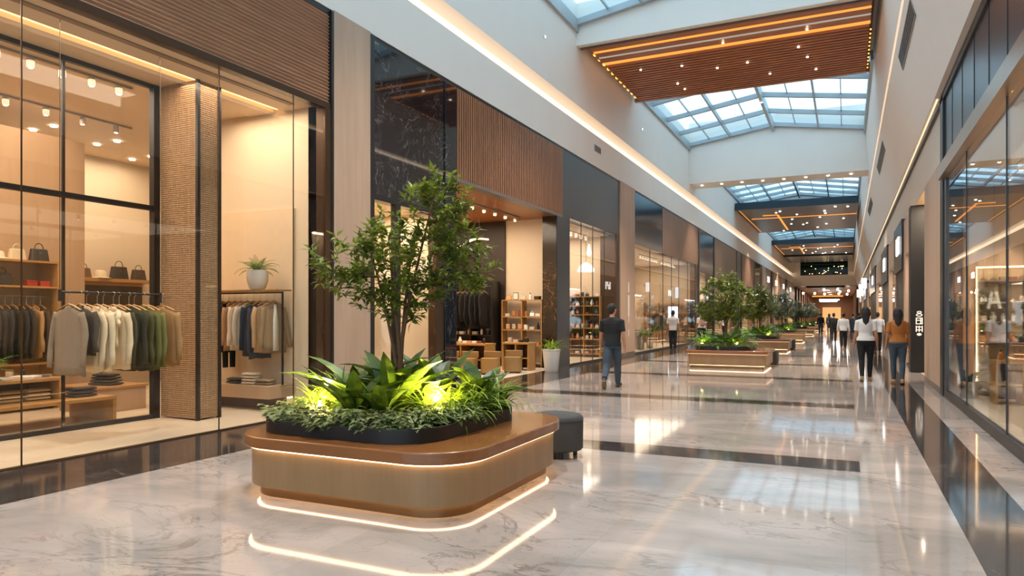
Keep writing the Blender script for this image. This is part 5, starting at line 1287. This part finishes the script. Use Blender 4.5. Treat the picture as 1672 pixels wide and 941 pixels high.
# ---- display window shop
shelving('shelf_unit', (-8.5, 24.05, 0), 1.2, .36, (.1, .62, 1.02, 1.5, 1.82, 2.15), 2.18, 'dark shelf unit of goods in the tall display window behind the walking man', 'oakx', 3, paint('#3a2c24'))
for k, z in enumerate((.13, .648, 1.048, 1.528, 1.848, 2.178)): stock(-9.05, -7.95, 24.0, z, 6, 150 + k, f'{("floor","second","third","fourth","fifth","top")[k]} tier of the display window shelves', PAL + [('#9c2f28', 'red'), ('#35506a', 'blue')], ('bottle', 'handbag', 'box', 'jar', 'book', 'vase'))
R = empty('pendant_lamp', (-8.1, 23.0, 3.0), 0, 'white dome pendant lamp in the tall display window', 'pendant lamp')
MB().lathe([(.30, 0), (.29, .08), (.22, .2), (.1, .29), (.03, .31), (.03, .33)], (0, 0, 0), 24).build('shade', emit('dome', '#ffe9cf', 1.6), R, True); MB().cyl(0, 0, .33, 1.3, .008, 6).build('cord', MT['black'], R)
R = empty('pendant_lamp', (-7.85, 22.6, 3.5), 0, 'small glowing glass pendant above the white dome lamp', 'pendant lamp'); MB().lathe([(.03, 0), (.09, .08), (.06, .22), (.02, .4)], (0, 0, 0), 14).build('shade', emit('drop', '#ffe2bc', 2.5), R, True); MB().cyl(0, 0, .4, .8, .006, 6).build('cord', MT['black'], R)
o = empty('screen', (-9.6, 24.2, 1.2), 0, 'upright pale blue lit screen at the left of the display window', 'screen'); box('frame', MT['black'], -.36, .36, 0, .06, 0, 1.75, o); box('display', emit('screen', '#9cc4e8', .9), -.33, .33, -.004, 0, .04, 1.71, o)
track(-8.3, 19.8, 23.8, 4.32, 8, 'ceiling track with spotlights in the tall display window')
# ---- glazed shop further on
for k, (x, y, s, me, lb) in enumerate(((-8.3, 27.9, 1.15, BR[0], 'tall broad-leaved plant in the glazed shop, at its near end'), (-8.1, 30.1, 1.0, FN[0], 'fern in a zinc pot in the glazed shop'), (-9.7, 28.9, 1.0, BR[2], 'leafy green plant in the glazed shop behind the fern'), (-8.1, 31.7, .9, BR[1], 'low green plant in the glazed shop near its middle'))):
    potted((x, y, 0), s, me, paint('#b8aea2', .4) if k != 1 else paint('#9c9690', .35, .5), lb, k, [(.13, 0), (.15, .02), (.19, .55), (.20, .56), (.20, .58), (.17, .58), (.165, .53)], 1.45)
R = empty('flower_arrangement', (-8.0, 29.0, 0), 0, 'tall pink and white orchids on a stand in the glazed shop', 'flowers')
m = MB(); [m.tube([(0, 0, .8), (.1*cos(a), .1*sin(a), 1.2), (.28*cos(a), .28*sin(a), 1.5), (.4*cos(a), .4*sin(a), 1.45)], .006, 5) for a in (.3, 1.5, 2.8, 4.0, 5.2)]; m.build('stem', MT['fern'], R)
m = MB(); g = random.Random(2)
for a in (.3, 1.5, 2.8, 4.0, 5.2):
    for t in range(7):
        c = Vector((.1*cos(a) + .3*cos(a)*t/6, .1*sin(a) + .3*sin(a)*t/6, 1.2 + .3*sin(t/6*2.6)))
        for j in range(5): quad_leaf(m, c, Vector((cos(j*1.26), sin(j*1.26), .2)), Vector((0, 0, 1)), .07, .05, .1, .2)
m.build('blossom', MT['pink'], R); MB().lathe([(.16, 0), (.16, .02), (.05, .06), (.05, .62), (.14, .66), (.17, .8), (.15, .82)], (0, 0, 0), 18).build('stand', paint('#d8cfc4'), R, True)
for k, (x, y) in enumerate(((-8.6, 27.2), (-8.25, 27.15))):
    R = empty('crate', (x, y, 0), .1, f'small wooden crate on the floor of the glazed shop, {("left","right")[k]} one', 'crate'); MB().box(-.16, .16, -.2, .2, 0, .03).build('bottom', MT['oak'], R)
    m = MB(); [m.box(-.16, .16, s*.19 - .01, s*.19 + .01, .04 + .09*j, .11 + .09*j) for s in (-1, 1) for j in range(3)]; [m.box(s*.15 - .01, s*.15 + .01, -.2, .2, .04 + .09*j, .11 + .09*j) for s in (-1, 1) for j in range(3)]; m.build('slat', MT['oak'], R)
o = empty('wardrobe', (-10.2, 31.0, 0), 0, 'dark wooden wardrobe with green curtain in the glazed shop', 'wardrobe'); box('carcass', paint('#5a3d28'), -.3, .3, -1.4, 1.0, 0, 2.6, o, .01); box('door', paint('#3f4a2c', .7), .3, .33, -.3, .95, .1, 2.55, o); box('door', paint('#4a3020', .5), .3, .33, -1.35, -.35, .1, 2.55, o)
shelving('shelf_unit', (-9.0, 38.8, 0), 2.4, .4, (.1, .6, 1.1, 1.6, 2.1), 2.2, 'oak shelf unit on the end wall of the glazed shop', 'oakx', 4)
for k, z in enumerate((.63, 1.13, 1.63)): stock(-10.1, -7.9, 38.75, z, 8, 180 + k, f'{("second","third","fourth")[k]} tier of the glazed shop end shelves', PAL, ('bottle', 'handbag', 'box', 'vase'))
o = empty('screen', (-8.0, 36.0, 1.2), .5, 'small bright screen on a stand in the glazed shop beside the white-shirted man', 'screen'); box('display', emit('screen2', '#dcecff', 2), -.25, .25, -.02, 0, 0, .75, o); box('back', MT['black'], -.27, .27, 0, .04, -.03, .78, o); MB().cyl(0, .03, -1.2, 0, .03, 8).build('stand', MT['black'], o)
for k in range(6): garment((-8.3, 34.0 + .14*k, 1.729), .1, .46, .8, ('#2a2622', '#cbb99f', '#4a3a2e', '#e0d4c2', '#38322c', '#8c745a')[k], f'{("black","sand","brown","cream","charcoal","camel")[k]} jacket on the rail of the glazed shop', 'jacket', None, None, 200 + k, .06)
hanger_rail('clothes_rail', (-8.3, 34.35, 0), 0, 1.2, 1.738, 'black clothes rail of jackets in the glazed shop')
for k in range(3): track(-8.4, 27 + k*4, 30.4 + k*4, 4.25, 8, f'ceiling track with spotlights in the glazed shop, {ORD[k]} along')

# ---- right shop
shelving('shelf_unit', (2.62, 15.72, 0), .86, .36, (.06, .55, .98, 1.36, 1.72, 2.12), 2.36, 'brass shelf unit of orange and cream goods in the right-hand shop', 'bronze_lt', 2, paint('#d8b98e', .6))
R = empty('shelf_light', (2.62, 15.5, 2.37), 0, 'glowing light frame around the shelf unit of the right-hand shop', 'light frame'); e_ = emit('shelf_led', '#ffc98a', 6)
box('strip', e_, -.43, .43, -.02, .0, 0, .03, R); box('strip', e_, -.45, -.43, -.02, 0, -2.3, .03, R); box('bracket', MT['bronze_lt'], -.43, .43, 0, .05, 0, .03, R)
light('shelf_fill_spot', 'SPOT', (2.62, 14.6, 3.9), 260, WARM, None, (radians(28), 0, 0), spot_size=.9, spot_blend=.6, shadow_soft_size=.03)  # added spot without a fixture, brightens the shelf goods
ORG = [('#d07a22', 'orange'), ('#e8a24a', 'amber'), ('#f0e2cc', 'cream'), ('#2a1c14', 'black'), ('#c9b089', 'sand'), ('#b8622a', 'burnt orange'), ('#e9e4da', 'white')]
for k, z in enumerate((.09, .578, 1.008, 1.388, 1.748, 2.148)): stock(2.24, 3.0, 15.68, z, 5, 220 + k, f'{("floor","second","third","fourth","fifth","top")[k]} tier of the right-hand shop shelves', ORG, ('handbag', 'box', 'jar', 'vase', 'bottle', 'hat'))
R = empty('letter_ornament', (2.42, 15.3, 1.62), 0, 'white letter A ornament hanging in front of the right-hand shop shelves', 'ornament')
m = MB(); m.tube([(-.09, 0, 0), (-.03, 0, .30), (.03, 0, .30), (.09, 0, 0)], [(.03, .02)]*4, 8, (1, 0, 0)); m.box(-.07, .07, -.02, .02, .09, .14); m.build('letter', paint('#f3eee6'), R, True); MB().cyl(0, 0, .3, 2.4, .003, 5).build('cord', MT['black'], R)
table((2.65, 14.4, 0), .8, .55, .74, 'oak table with white trays in the right-hand shop'); stock(2.3, 3.0, 14.4, .741, 5, 240, 'oak table of the right-hand shop', ORG, ('box', 'jar', 'bottle'))
potted((2.0, 15.1, 0), .9, BR[1], paint('#c8bdae'), 'green plant in a pale pot beside the right-hand shop shelves', 0, None, .9)
hanger_rail('clothes_rail', (3.3, 13.2, 0), 0, 1.4, 1.7, 'black clothes rail in the right-hand shop')
for k in range(8): garment((3.3, 12.65 + .15*k, 1.691), .1, .46, .8, ('#8a6a48', '#d8cbb6', '#2a2420', '#b5763a', '#e3dacb', '#4a3a2c', '#c9a878', '#35302b')[k], f'{("brown","cream","black","orange","white","umber","sand","charcoal")[k]} jacket on the rail of the right-hand shop', 'jacket', None, None, 260 + k, .06)
track(2.6, 6, 15.5, 4.05, 10, 'ceiling track with spotlights in the right-hand shop')
